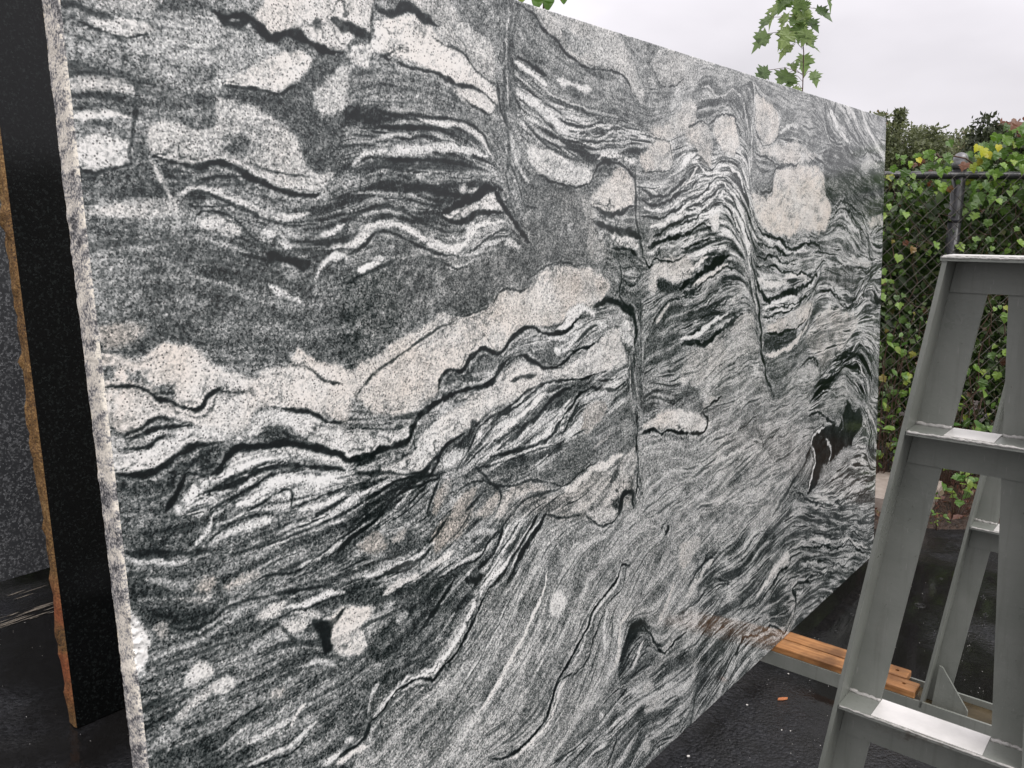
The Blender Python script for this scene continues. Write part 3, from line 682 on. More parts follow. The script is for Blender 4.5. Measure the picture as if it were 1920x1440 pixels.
R 0.76 0.6 0 6;375,1220 413,1230 468,1236 511,1256 555,1268 610,1286 629,1301 667,1288 706,1288 759,1298 792,1320 826,1331 860,1323 895,1329 914,1354 971,1370 1023,1378 1069,1367 1118,1365 1175,1346 1204,1316 1173,1288 1128,1271 1079,1286 1031,1274 1003,1248 945,1242 885,1251 843,1236 808,1214 785,1206 743,1221 701,1205 684,1186 640,1188 620,1174 609,1145 571,1135 543,1123 492,1125 452,1138 423,1168 372,1188
R 0.66 0.8 0 21;970,1347 1048,1356 1175,1334 1189,1304 1101,1297 1007,1322
D 4.5 0.8;775,1300 803,1326 837,1328 865,1320 895,1328
D 5.0 0.6;908,1354 952,1370 1023,1381 1083,1365
D 4.2 0.7;686,1288 716,1289 764,1297
D 6.7 0.8;420,1177 457,1203 500,1222 544,1239 589,1257 627,1273 671,1284
D 4.1 0.5;398,1226 436,1231 468,1236
R 0.28 0 0.1 5;619,1157 625,1177 650,1184 684,1183 706,1204 743,1218 785,1202 778,1185 740,1175 708,1169 658,1162 628,1153
D 8.2 0.95;609,1149 620,1174 640,1188 679,1183 701,1204 743,1219 785,1203 813,1213 831,1229 867,1244 902,1245 938,1230 989,1223 1036,1233 1071,1254 1096,1266
D 4.6 0.8;970,1230 1003,1247 1020,1259
R 0.9 0.05 0 4;1003,1248 1031,1274 1079,1286 1132,1266 1128,1253 1092,1264 1043,1237 976,1227
R 0.6 0 0.5 10;818,1202 901,1227 989,1218 1077,1238 1149,1240 1185,1211 1110,1185 1054,1179 999,1158 941,1161 887,1179 852,1196
R 0.3 0 0 8;931,1208 988,1198 996,1166 947,1158 917,1179
R 0.95 0 0 3;971,1194 994,1193 988,1179 974,1181
R 0.9 0 0 3;1027,1197 1041,1197 1034,1188
D 7.6 0.95;823,1190 863,1189 898,1173 941,1154 992,1154 1054,1178 1110,1184 1162,1203
D 4.3 0.7;1040,1177 1097,1211 1141,1224
R 0.55 0 0.4 9;608,1139 687,1154 772,1171 812,1192 782,1155 748,1142 656,1135
D 9.5 1;617,1137 656,1141 697,1145 749,1145 771,1156 794,1175 826,1192
D 16.2 1;620,1137 637,1138 651,1141
R 0.78 0.25 0.1 6;538,1051 553,1074 595,1093 625,1116 686,1134 765,1143 816,1173 851,1180 910,1161 998,1146 1081,1164 1140,1191 1216,1217 1246,1179 1261,1125 1167,1120 1093,1108 1004,1121 933,1123 859,1107 800,1097 762,1096 723,1077 681,1064 630,1052 610,1036 571,1010 535,1011 506,1038
R 0.6 0 0.1 7;606,1105 626,1122 665,1130 695,1125 654,1111
R 0.86 0.05 0 5;1232,1207 1264,1234 1300,1192 1295,1164 1254,1178
D 29.3 0.85;1128,1275 1188,1278 1249,1269 1297,1240 1314,1195 1303,1160
R 0.36 0 0.3 12;1215,1403 1352,1401 1331,1251 1326,1071 1340,977 1306,983 1284,1077 1278,1149 1312,1195 1250,1279
D 8.2 0.8;1238,1386 1252,1335 1242,1292 1281,1255 1321,1207
D 22.1 0.5;1294,1148 1292,1076 1307,1019
D 6.9 0.95;1314,1009 1305,937 1307,843 1299,751
D 11.3 0.8;823,1138 855,1145 906,1142
R 0.45 0 0.6 10;1167,1120 1261,1125 1292,1076 1225,1015 1147,1011 1030,973 948,933 838,957 716,977 656,994 710,1047 788,1084 926,1120 1037,1112
D 7.2 0.9;926,1123 877,1115 846,1100 800,1085 755,1075 722,1062 699,1038 677,1014 653,996
D 6.9 0.9;1174,1119 1093,1108 1003,1116 939,1121 895,1108 846,1089 788,1073 732,1053
D 13.6 0.85;1036,1099 969,1085 917,1058 866,1036 818,1018 772,1005
D 10.1 0.9;1120,1083 1063,1074 1027,1051 986,1026 952,1000 900,990 817,992 750,995
D 13.8 0.85;1062,1055 1026,1024 991,997
D 4.8 0.8;982,1084 923,1065 879,1045 831,1035 762,1022
D 8.1 0.75;1267,1084 1211,1069 1157,1073 1106,1085
D 5.7 0.7;1228,1103 1181,1092 1136,1094
D 4.7 0.8;963,977 900,978 782,977 716,980
D 5.1 0.8;997,983 949,960 885,938
L 17.8 0.76 0.1;938,1102 893,1081 832,1054 774,1038 730,1022
L 14.2 0.74 0;1028,1072 986,1042 933,1008 888,996
L 5.8 0.7 0;942,1062 884,1032 836,1015
L 6.4 0.66 0;828,983 749,980
L 9.0 0.66 0;937,959 885,938
L 7.6 0.66 0;1120,1071 1069,1058 1040,1038
R 0.1 0 0 4;630,1046 680,1057 705,1082 723,1074 700,1042 678,1018 649,1035 610,1032 580,1008 588,1001
R 0.72 0 0.1 4;619,1030 649,1034 684,1024 671,1001 627,1001 608,1008
D 9.0 0.95;579,996 599,1013 610,1035 640,1050 686,1059
D 8.7 0.95;530,1012 566,1007 580,1017 612,1037
R 0.32 0.05 0.15 14;948,933 1002,962 1073,981 1162,1008 1225,1015 1289,995 1300,910 1254,910 1205,898 1113,896 1054,879 978,881 914,904 891,930
R 0.56 0.7 0 9;1066,997 1090,1038 1141,1046 1178,1031 1147,1002 1102,982
L 11.4 0.5 0.3;1111,935 1137,947 1179,957
L 29.5 0.7 0.35;998,861 1068,874 1112,885 1173,889 1245,898
D 6.5 0.8;940,894 985,874 1019,878 1069,892 1117,900
R 0.8 0.1 0 4;359,1121 438,1111 498,1097 537,1101 542,1083 526,1073 454,1068 399,1067 356,1089
D 2.8 0.7;381,1123 438,1113 506,1096
D 5.3 0.7;496,1122 543,1119 565,1119
D 3.4 0.7;367,1136 405,1134
D 12.4 1;363,1087 377,1078 399,1064 446,1066 496,1072 531,1075 541,1093 560,1112 588,1124 622,1135
R 0.3 0 0.5 11;355,1080 398,1061 462,1060 467,1020 607,995 644,965 601,919 563,908 345,969
R 0.74 0.1 0 4;462,1036 493,1040 530,1042 537,1017 504,1008 467,1019
D 7.3 0.8;602,992 534,1007 484,1022 412,1036 366,1040
D 7.4 0.9;607,991 556,999 499,1006 448,992 399,982 361,980
L 9.2 0.72 0;496,1013 449,1005 393,996 362,994
D 6.1 0.9;606,987 550,983 506,984 462,961 444,948
L 6.1 0.62 0;560,991 523,976 491,959
D 4.7 0.8;578,984 540,966 507,944
D 5.6 0.9;606,987 586,961 564,925
R 0.52 0.75 0.1 7;595,966 637,981 626,952 602,933 578,918
R 0.56 0.8 0.1 5;631,922 662,939 701,947 692,924 659,900 625,906
R 0.6 0.75 0.1 5;694,887 739,909 769,916 765,890 736,872
R 0.72 0.5 0.1 7;783,909 836,918 896,904 926,884 846,892 804,880 774,861 752,867
D 7.1 0.85;642,943 673,954 720,953 762,928 777,906 761,876
D 9.3 0.8;701,988 726,964 762,932 836,918 878,917 933,895
D 7.0 0.7;669,901 713,923 740,934
R 0.42 0.3 0.4 16;894,881 997,859 1112,874 1237,891 1286,885 1284,802 1216,754 774,850 810,879
R 0.68 0.35 0.1 8;1253,901 1297,897 1284,825 1234,800 1169,780 1115,773 1202,831
L 17.0 0.6 0.4;1022,806 1109,818 1187,848
D 24.9 0.9;1216,750 1242,793 1283,787 1290,749
R 0.36 0 0.4 17;1332,1296 1630,1278 1627,947 1448,968 1339,949 1326,1071
R 0.7 0.3 0.1 8;1380,1331 1403,1364 1590,1377 1590,1314 1474,1315 1428,1326 1409,1282 1379,1299
R 0.08 0 0 8;1419,1322 1530,1308 1610,1289 1492,1286 1428,1290
D 7.7 0.9;1343,1388 1376,1355 1403,1372 1484,1365 1571,1379
D 5.9 0.8;1253,1359 1301,1362 1333,1339 1299,1314 1259,1329
L 9.5 0.6 0;1268,1347 1300,1350 1308,1332 1283,1327
L 23.5 0.6 0.4;1408,1209 1445,1238 1473,1255
D 7.9 0.7;1381,1184 1408,1227 1454,1256 1511,1266 1549,1254
R 0.76 0.4 0.05 8;1370,960 1448,968 1585,954 1584,899 1429,928 1331,948
D 10.7 1;1317,935 1392,934 1428,912 1485,909 1564,887
R 0.5 0.05 0.25 28;1321,929 1626,870 1623,613 1315,699
D 12.0 0.6;1341,1014 1394,1015 1477,987 1545,991
L 13.2 0.55 0;1378,1073 1432,1085 1507,1085
R 0.36 0 0.6 23;1548,1196 1629,1229 1715,1263 1816,1324 1875,1327 1962,1286 1988,1202 1913,1186 1759,1136 1703,1116 1608,1142 1548,1148
L 21.1 0.76 0.3;1540,1328 1631,1350 1694,1376
L 30.9 0.72 0.35;1599,1299 1704,1318 1816,1347
D 24.7 0.95;1530,1293 1610,1312 1683,1334 1759,1356 1828,1375
D 12.7 0.9;1540,1278 1609,1276 1661,1286
D 11.9 0.85;1539,1262 1651,1296 1748,1326 1816,1339 1887,1329
L 10.0 0.62 0;1549,1239 1651,1266 1715,1288
L 8.9 0.6 0;1609,1220 1715,1248 1782,1285
D 7.2 0.7;1549,1216 1650,1242 1759,1281
D 7.6 0.7;1629,1189 1759,1224 1900,1262
R 0.62 0.1 0.1 8;1840,1245 1888,1263 1924,1266 1900,1235 1852,1217
L 20.6 0.74 0;1538,1155 1639,1153 1714,1181 1816,1202
D 24.0 0.8;1538,1144 1608,1136 1660,1125 1736,1143 1828,1165 1925,1188
R 0.62 0.2 0.3 12;1577,1115 1671,1122 1828,1161 1976,1192 2018,1121 2037,1051 1877,1065 1759,1042 1627,1014 1526,1043
R 0.49 0.08 0.3 26;1488,1049 1627,1019 1759,1047 1877,1070 2043,1062 2115,925 2293,898 2556,951 2494,775 2464,675 2335,572 2153,466 1480,653
D 4.9 0.7;1725,1014 1817,1044 1914,1065 2043,1062
D 4.9 0.7;1759,999 1877,1031 2017,1042
D 4.7 0.6;1670,1023 1782,1060 1876,1081
D 22.7 0.8;1973,1372 2000,1299 2027,1220 2055,1139 2059,1070 2088,998 2151,904
L 11.8 0.7 0;1948,1367 1983,1294 2004,1227 2028,1182
R 0.55 0 0.5 19;2012,1365 2572,1350 2507,1264 2477,1165 2319,1055 2112,1054 2068,1196
L 38.8 0.74 0.2;2026,1298 2080,1279 2192,1271 2311,1292 2472,1277
D 13.1 0.85;2013,1331 2092,1334 2191,1325 2280,1304 2406,1293 2514,1289
D 12.8 0.85;2025,1360 2133,1362 2279,1335 2340,1345
D 31.9 0.9;2000,1311 2053,1252 2109,1215 2222,1236 2344,1241 2473,1265 2532,1285
L 24.8 0.78 0;2068,1200 2165,1205 2283,1226 2407,1249 2499,1258
D 11.5 0.9;2068,1189 2166,1187 2283,1196 2409,1212 2500,1236
D 13.3 0.9;2068,1166 2195,1168 2315,1182 2442,1217
L 9.3 0.74 0;2082,1177 2224,1177 2345,1202
R 0.72 0.45 0.05 10;2083,1141 2225,1153 2362,1179 2476,1202 2481,1157 2412,1126 2286,1107 2111,1117
D 15.4 0.9;2083,1114 2256,1103 2348,1112 2437,1140
R 0.18 0 0.2 9;2069,1113 2287,1098 2365,1105 2319,1055 2228,1047 2098,1061
L 29.2 0.68 0.5;2091,1044 2198,1037 2319,1054 2414,1094 2454,1120
R 0.3 0 0.2 13;2071,1030 2170,1015 2289,1018 2458,1021 2353,989 2276,937 2247,892 2158,897 2100,950
D 14.8 0.8;2394,975 2468,993 2502,995 2565,953
R 0.64 0.1 0.2 10;2354,955 2452,976 2520,967 2579,920 2488,914 2371,935
L 14.6 0.6 0;2356,913 2437,915 2524,889
R 0.45 0 0.6 29;2590,1350 3277,1332 3274,1105 3246,878 2822,931 2519,994 2448,1054 2510,1194
D 10.4 0.6;2593,1356 2544,1274 2480,1189 2432,1117 2359,1044
R 0.32 0.05 0.3 16;2610,1311 2797,1311 3007,1268 2968,1217 2764,1228 2612,1266
D 16.5 0.85;2560,1228 2688,1214 2807,1160 2909,1152 3011,1210 3105,1282
L 15.8 0.62 0;2577,1248 2726,1219 2836,1171
L 29.8 0.62 0.2;2875,1342 3004,1309 3149,1306
L 11.2 0.6 0;2608,1337 2720,1320 2857,1309
D 12.7 0.75;2962,1297 3095,1270 3150,1291
D 12.6 0.7;2890,1134 3015,1168 3077,1222 3164,1261
L 15.3 0.62 0;2973,1149 3058,1172 3151,1144
R 0.04 0 0 7;3175,1195 3295,1138 3297,1123 3199,1132
R 0.58 0.3 0.5 23;2480,1101 2618,1155 2808,1140 2978,1085 2899,1007 2741,968 2629,941 2519,1007 2448,1054
R 0.3 0 0.8 24;2741,968 2944,959 3126,893 3192,808 3114,758 2955,812 2824,902 2635,833 2494,789 2525,863
D 15.1 0.85;2712,957 2860,974 2945,950 3029,977 3147,919 3187,862
L 15.4 0.66 0;2923,960 3028,992 3136,920
D 14.9 0.8;2614,868 2782,934 2945,943 3129,861 3191,739
D 12.2 0.7;2527,823 2745,898 2885,909 3062,841 3139,739
L 18.5 0.66 0;2991,908 3108,833 3167,747
L 11.4 0.6 0;2562,842 2671,853 2780,799
L 12.0 0.6 0;2708,863 2826,860 2913,804
D 15.6 0.8;2443,781 2529,781 2639,749 2737,694
R 0.02 0 0 10;2798,679 2855,741 2894,778 2961,723 3051,701 3084,627 2970,603 2929,566 2804,578 2726,558 2631,551 2560,498 2472,489 2521,569 2536,634 2498,681 2532,708 2641,708
L 19.9 0.76 0;2641,703 2533,700 2508,665 2540,618 2530,566 2480,494
L 21.0 0.62 0;2663,654 2707,610 2691,562
L 9.7 0.5 0;2815,719 2839,672 2799,650
R 0.5 0 0.2 12;2746,554 2824,573 2929,566 3008,535 2911,518 2749,503 2616,481 2587,513
R 0.44 0.1 0.6 32;2912,510 3059,601 3188,716 3315,664 3297,312 2860,344 2509,435 2616,485
D 13.8 0.7;3096,701 3199,590 3158,519 3213,428
L 13.8 0.6 0;3122,666 3225,569 3208,493
R 0.3 0 0.2 10;1526,1023 1607,1021 1648,985 1670,956 1606,945 1525,963
R 0.76 0.3 0 7;1525,950 1606,941 1671,909 1669,878 1605,884 1524,909
R 0.7 0.15 0 6;1659,962 1736,965 1772,955 1702,940 1659,936
D 16.5 0.9;1534,895 1605,876 1669,871 1686,905 1659,936 1713,942 1787,956
D 6.9 0.8;1890,829 1980,847 2040,858
D 7.6 0.8;2076,752 2176,775 2227,788
D 5.4 0.7;2020,829 2076,768
L 18.3 0.66 0.1;1701,759 1854,775 2021,768
D 6.5 0.7;1679,705 1758,735 1916,737
L 12.4 0.6 0;1604,833 1713,848 1829,848
D 5.3 0.6;1817,672 1982,691 2148,696
L 12.7 0.6 0;1879,600 2037,625 2179,634
D 31.1 0.6;2167,493 2273,534 2368,576 2466,620 2525,673
D 14.0 0.7;2243,502 2369,523 2509,448 2736,375 2988,347 3223,314
L 18.0 0.58 0;2474,443 2755,384 2963,392 3196,343 3307,346
D 10.1 0.6;2580,459 2772,440 2982,434 3217,388
R 0.3 0 0.3 15;-2,1091 384,990 343,516 -6,704
L 17.2 0.68 0;116,994 149,1004 179,1007 206,1007 242,1011
R 0.24 0 0.2 8;10,1072 85,1057 114,1023 100,1000 53,1004 9,1022
D 4.0 0.9;119,996 144,1011 171,1017 211,1022
D 3.8 0.9;212,965 261,968 302,971 376,979
L 7.6 0.72 0;215,961 254,967 302,968 375,970
D 3.0 0.9;192,1019 220,1018 245,1008 247,992
L 9.9 0.68 0;273,913 311,917 372,930
D 4.4 0.85;194,915 217,920 249,910 276,907 319,921 372,940
L 8.2 0.66 0;106,1002 128,1021 135,1038 151,1041
L 6.3 0.62 0;242,980 276,985 311,991
D 10.4 0.75;7,1021 33,1010 63,1000 99,992 135,987
L 10.2 0.6 0;6,1010 39,1000 61,988 96,983
R 0.52 0.7 0 8;97,939 117,948 130,944 123,924 104,930
R 0.54 0.6 0 7;145,924 168,931 199,933 203,920 173,916 152,917
L 11.4 0.5 0;27,979 63,958 91,943
L 8.1 0.5 0.3;69,935 103,917 128,918
R 0.15 0 0.15 8;19,932 44,928 85,905 134,890 116,880 87,873 56,893 32,906
D 7.1 0.75;54,898 87,879 116,879 146,890 195,890 246,881 296,870 365,858
L 7.4 0.58 0;98,869 130,879 178,880
R 0.5 0.4 0 6;31,904 50,907 53,887 40,885
R 0.76 0.3 0 4;191,862 222,869 248,863 236,849 210,847 193,853
R 0.74 0.2 0 4;225,831 268,828 289,808 266,804 239,811
L 11.8 0.72 0;243,855 284,846 331,848 364,842
R 0.75 0.15 0 3;256,841 297,833 310,815 288,817
D 3.9 0.85;229,842 256,844 283,840 333,838 363,836
D 20.1 0.95;295,811 315,794 320,770 314,749
D 9.4 0.9;284,809 330,798 361,811
D 5.7 0.7;201,827 228,831 255,802 291,770
L 15.4 0.55 0;178,814 213,815 256,808
R 0.74 0.2 0 3;67,807 82,824 99,828 112,811 115,799 90,795 73,796
R 0.74 0.15 0 3;101,780 121,790 141,784 149,766 139,759 116,766
L 13.7 0.56 0.2;50,754 76,767 108,773
L 10.6 0.5 0;10,728 40,737 54,741
R 0.62 0.35 0 4;203,726 218,731 232,723 220,710 207,716
L 11.0 0.72 0.2;236,654 254,672 269,679
L 9.3 0.62 0;157,663 199,664 243,667
D 3.6 0.8;124,700 152,711 193,712
L 5.9 0.6 0;116,678 137,686 166,692
L 9.6 0.68 0;153,629 195,626 228,622 257,629 290,638
D 3.8 0.85;153,624 197,616 234,609 265,620
L 11.1 0.72 0;290,556 339,560
D 3.6 0.7;-2,760 16,765 41,772
D 4.2 0.6;10,799 46,793 73,794
L 10.0 0.6 0;267,745 303,740 330,721
L 9.0 0.55 0;314,667 341,671
R 0.9 0.1 0 2;-3,951 5,937 13,921 24,894 22,877 10,847 0,851 -1,888 -4,920
R 0.34 0 0.45 16;355,997 670,915 808,840 713,761 589,744 339,821
D 9.2 0.95;355,916 387,931 427,942 461,955
D 4.2 0.9;357,935 404,946 441,960
L 6.3 0.66 0;356,925 396,939 444,951
R 0.48 0.75 0.1 7;401,910 426,924 450,923 464,890 431,889 404,901
R 0.62 0.6 0 5;474,899 496,910 514,909 499,889 477,892
R 0.2 0 0.1 8;451,884 496,910 535,903 551,870 514,867 479,867
R 0.52 0.75 0.2 8;570,881 600,901 640,916 690,903 667,868 616,851 586,845
D 7.3 0.85;564,864 589,883 617,902
D 5.1 0.7;626,858 657,875 685,897
L 9.9 0.68 0;408,854 444,849 491,847 531,851 583,866
D 9.2 0.9;431,842 491,844 540,845 571,859
L 16.4 0.7 0.25;545,818 585,824 629,834
L 10.5 0.62 0;592,795 663,803 716,805 767,827
L 13.4 0.58 0;671,851 719,849 756,836
D 5.9 0.8;582,790 632,795 683,793
R 0.2 0 0.2 10;341,839 433,813 518,804 593,801 662,785 713,761 689,731 667,716 624,687 582,659 543,646 497,651 442,674 403,704 426,735 471,766
L 13.8 0.66 0.3;449,806 488,814 537,812
R 0.8 0.35 0 5;323,807 354,815 384,807 420,794 413,774 392,762 405,730 388,717 354,731 326,755
L 15.4 0.5 0;474,747 503,748
L 11.2 0.5 0;443,783 473,782
D 12.3 0.85;630,776 594,749 558,722 522,699
L 6.0 0.52 0;693,782 660,770 619,755 586,736
L 5.8 0.5 0;626,709 584,680 545,667
D 19.5 0.9;712,757 691,752 660,763
L 7.0 0.8 0;669,776 670,762
R 0.5 0 0.6 7;739,837 831,842 930,827 863,769 788,713 721,720 702,768 726,795
D 5.4 0.9;767,840 733,819 710,799 680,789
D 10.1 0.9;782,842 760,807 736,787 697,774
D 5.7 0.9;831,834 794,808 755,780
D 14.3 0.7;848,828 817,798 772,771
L 8.3 0.78 0;796,839 765,805 742,792
L 12.3 0.78 0;872,821 834,789 803,766 756,746 714,736
L 5.9 0.76 0;904,821 865,796 827,767 793,737
D 8.6 0.95;895,834 853,799 815,770 778,743 749,729 724,721
D 12.8 0.95;926,826 884,798 845,773 814,743 785,716
D 7.4 0.85;923,825 981,804 1050,795
R 0.48 0.06 0.27 15;929,823 1093,787 1581,656 1573,-53 1313,-6 797,255 327,511 388,568 459,618 559,610 620,636 732,716 788,716
R 0.7 0.25 0 6;1072,797 1220,758 1183,739 1129,750
D 9.4 0.9;1082,784 1137,743 1183,735 1228,753
L 17.4 0.77 0;745,746 705,725 671,691 643,664 611,639 580,622 550,617 504,622 468,620 437,606 408,591
D 6.2 1;729,723 703,699 674,667 646,640 619,621 584,610 558,594 544,603 513,616 490,614 463,615 445,603 427,590 395,583
D 10.2 0.9;397,584 387,564 370,556 323,554
R 0.28 0 0.2 9;327,678 401,678 463,665 497,647 440,641 400,611 384,570 324,566
L 9.6 0.58 0;393,602 410,636 426,648
L 10.7 0.6 0;340,574 358,574
L 18.0 0.72 0.3;322,542 354,547 386,542
L 12.7 0.76 0.2;919,695 902,648 867,611 828,576 784,541 741,506 705,482 674,468
R 0.78 0.1 0 4;933,634 966,631 987,606 970,582 943,578 924,599
L 7.3 0.62 0.1;936,581 909,561 881,545
L 7.3 0.68 0;789,675 749,631 713,598 668,570 632,546
D 3.2 0.75;795,680 761,642 719,611 690,580 645,549 621,532
D 5.0 0.5;1055,669 1031,619
D 4.3 0.55;870,491 913,508 975,544 1001,573
D 3.4 0.5;720,406 770,411 792,437
D 4.1 0.45;934,663 903,573 825,520
D 3.9 0.45;861,729 808,658 758,596
L 7.7 0.6 0;1034,594 989,540 925,495
L 5.8 0.6 0;847,701 796,646 734,582
D 8.9 1;1264,598 1219,615 1202,586 1169,564 1121,548 1090,532 1074,506 1036,480 999,451 963,430 941,413 919,379 898,350 858,334 813,323 759,325 700,354
D 6.6 0.9;1000,411 962,417 941,408
L 13.0 0.68 0;1227,606 1193,560 1136,543 1090,523 1043,464 996,428
L 14.8 0.78 0.2;984,405 954,394 932,364 904,334 857,322 800,316 750,325
D 6.2 0.85;1243,591 1225,545 1156,530
D 7.0 0.8;1147,519 1095,471 1055,418 1007,405
L 13.3 0.68 0;1159,522 1142,476 1139,405
L 19.0 0.68 0.3;1261,477 1222,450 1203,380 1173,343
D 7.4 0.6;1191,501 1172,441 1162,379
D 5.9 0.6;1109,438 1076,387 1030,343
L 8.1 0.62 0;1077,396 1045,354 1007,317
R 0.26 0 0.5 13;1239,454 1325,431 1360,388 1407,307 1339,284 1268,284 1200,295 1202,362 1237,406
L 21.2 0.68 0.1;1325,367 1287,330 1264,311
D 11.3 0.9;1311,419 1360,376 1405,302 1474,300 1556,306
D 6.3 0.8;1241,278 1183,286 1122,279
L 24.1 0.62 0.35;1489,478 1446,421 1402,389
R 0.4 0 0.45 27;1101,234 1233,270 1376,258 1576,249 1573,-30 1313,-16 923,195
R 0.66 0.1 0 5;1320,251 1357,245 1367,209 1310,229
R 0.8 0.05 0 4;1118,264 1130,244 1124,227 1108,250
L 12.7 0.62 0;1182,259 1207,226
R 0.64 0.1 0 6;1337,192 1404,177 1392,151 1336,150 1318,170
L 17.8 0.62 0;1127,195 1213,203 1319,199 1461,182 1554,175
D 8.0 0.75;1073,226 1017,218 960,225 908,228
D 11.3 0.65;1104,230 1182,253 1237,270
D 8.9 0.75;1139,95 1169,131 1191,158
L 12.1 0.64 0;1011,164 1082,166 1150,164
R 0.66 0.1 0 4;1315,62 1334,89 1354,63 1335,45
D 9.4 0.75;1238,42 1274,65
L 9.3 0.6 0;1192,79 1244,103 1280,116
D 7.1 0.6;1280,126 1372,123 1470,109
D 16.7 0.95;1439,627 1461,649
D 5.5 0.6;1407,566 1455,607
D 6.7 0.5;1195,168 1264,180 1373,165
R 0.5 0.1 0.2 8;531,490 569,475 586,436 537,435 501,461
D 5.8 0.6;507,476 526,488 541,489
R 0.37 0 0.5 48;1539,564 1879,577 2371,471 3330,238 3251,-5 2322,-12 1531,8 1470,109
R 0.5 0.1 0.3 33;1501,698 2152,529 2039,498 1758,508 1498,545
R 0.64 0.4 0 10;1519,575 1602,577 1647,553 1601,518 1559,498 1518,512
L 31.1 0.62 0.2;1552,413 1622,440 1666,458 1717,468
D 11.0 0.85;1644,460 1677,499 1691,520
D 14.0 0.75;1574,444 1655,478 1729,474
D 16.7 0.75;1752,397 1830,358 1776,363
D 12.3 0.65;1515,376 1621,374 1694,397
L 27.1 0.62 0;1899,434 1985,457 2060,470
D 9.2 0.7;1919,413 2012,445 2110,459
L 33.6 0.68 0.15;2035,243 2128,270 2218,292 2303,322
R 0.72 0.2 0 10;2142,285 2248,323 2295,321 2316,282 2234,262 2114,268
D 16.1 0.85;2331,298 2313,268 2219,259 2129,225 2036,211
D 14.4 0.85;2312,308 2377,308 2445,294 2553,255 2667,227 2788,176 2936,162 3052,95 3199,23
L 21.6 0.66 0.1;2344,320 2410,320 2480,305 2626,268 2725,224 2869,197 3003,141 3196,57
D 9.7 0.7;2376,343 2514,317 2664,273 2785,223 2955,196 3193,95
D 9.9 0.7;2413,256 2555,212 2710,148 2877,80 3008,69 3116,11
L 11.9 0.58 0;2413,237 2556,191 2731,121 2878,66
D 9.5 0.7;2380,219 2484,199 2633,144 2792,107 2955,39
D 13.9 0.75;2374,165 2486,149 2633,129 2815,71
D 26.3 0.85;2345,41 2384,101 2349,155 2416,166 2532,120
L 22.0 0.62 0;2384,120 2461,119
D 9.6 0.7;2517,54 2639,25 2768,-3
L 12.2 0.6 0;2599,70 2716,29 2778,0
D 7.6 0.5;2461,331 2664,279 2866,243 3093,163 3289,124
D 16.3 0.85;2037,110 2162,90 2272,20 2328,44
D 20.0 0.9;1825,85 1882,112 1921,133 1989,118 2052,102
L 13.9 0.62 0;1767,15 1819,47 1846,76
L 18.0 0.62 0;1854,18 1911,40
L 19.1 0.52 0;1941,148 2044,147 2169,116
D 8.6 0.6;1642,222 1758,246 1881,246 2015,235
D 9.6 0.6;1513,242 1642,256 1734,301 1806,333
L 12.4 0.58 0;1535,298 1620,309 1688,329
D 8.2 0.6;1597,129 1710,149 1782,178
L 11.3 0.56 0;1597,185 1687,204 1757,216
D 9.4 0.6;1921,208 2043,212 2129,213
'''
# ------------------------------------------------------------------ ground and soil
def ground():
    n = 60; s = 60.0; mb = MB()
    mb.add([(-s, -s, 0), (s, -s, 0), (s, s, 0), (-s, s, 0)], [(0, 1, 2, 3)])
    tag(mb.build('ground', M_ASPH), kind='structure')
ground()
def hgt(x, y): return float(fbm(np.array([x*1000.]), np.array([y*1000.]), 260., 77, 4)[0])
def soil():
    nx, ny = 150, 40; x0, x1, y0, y1 = -4., 12., 3.95, 7.2; vs, fs = [], []
    X, Y = np.meshgrid(np.linspace(x0, x1, nx), np.linspace(y0, y1, ny))
    hn = fbm(X*1000, Y*1000, 260., 77, 4)
    e = (Y-3.98-.10*fbm(X*1000, X*0, 420., 5, 3))
    Z = -.03+.075*np.clip(e/.22, 0, 1)+.035*hn*np.clip(e/.3, 0, 1)
    mb = MB(); mb.v = [tuple(map(float, q)) for q in zip(X.ravel(), Y.ravel(), Z.ravel())]
    mb.f = [(j*nx+i, j*nx+i+1, (j+1)*nx+i+1, (j+1)*nx+i) for j in range(ny-1) for i in range(nx-1)]; mb.mi = [0]*len(mb.f)
    tag(mb.build('soil_bed', M_SOIL, smooth=True), kind='structure')
soil()
fb = MB(); fb.add([(-60, 7.1, .03), (60, 7.1, .03), (60, 60, .3), (-60, 60, .3)], [(0, 1, 2, 3)]); tag(fb.build('field', M_FIELD), kind='structure')
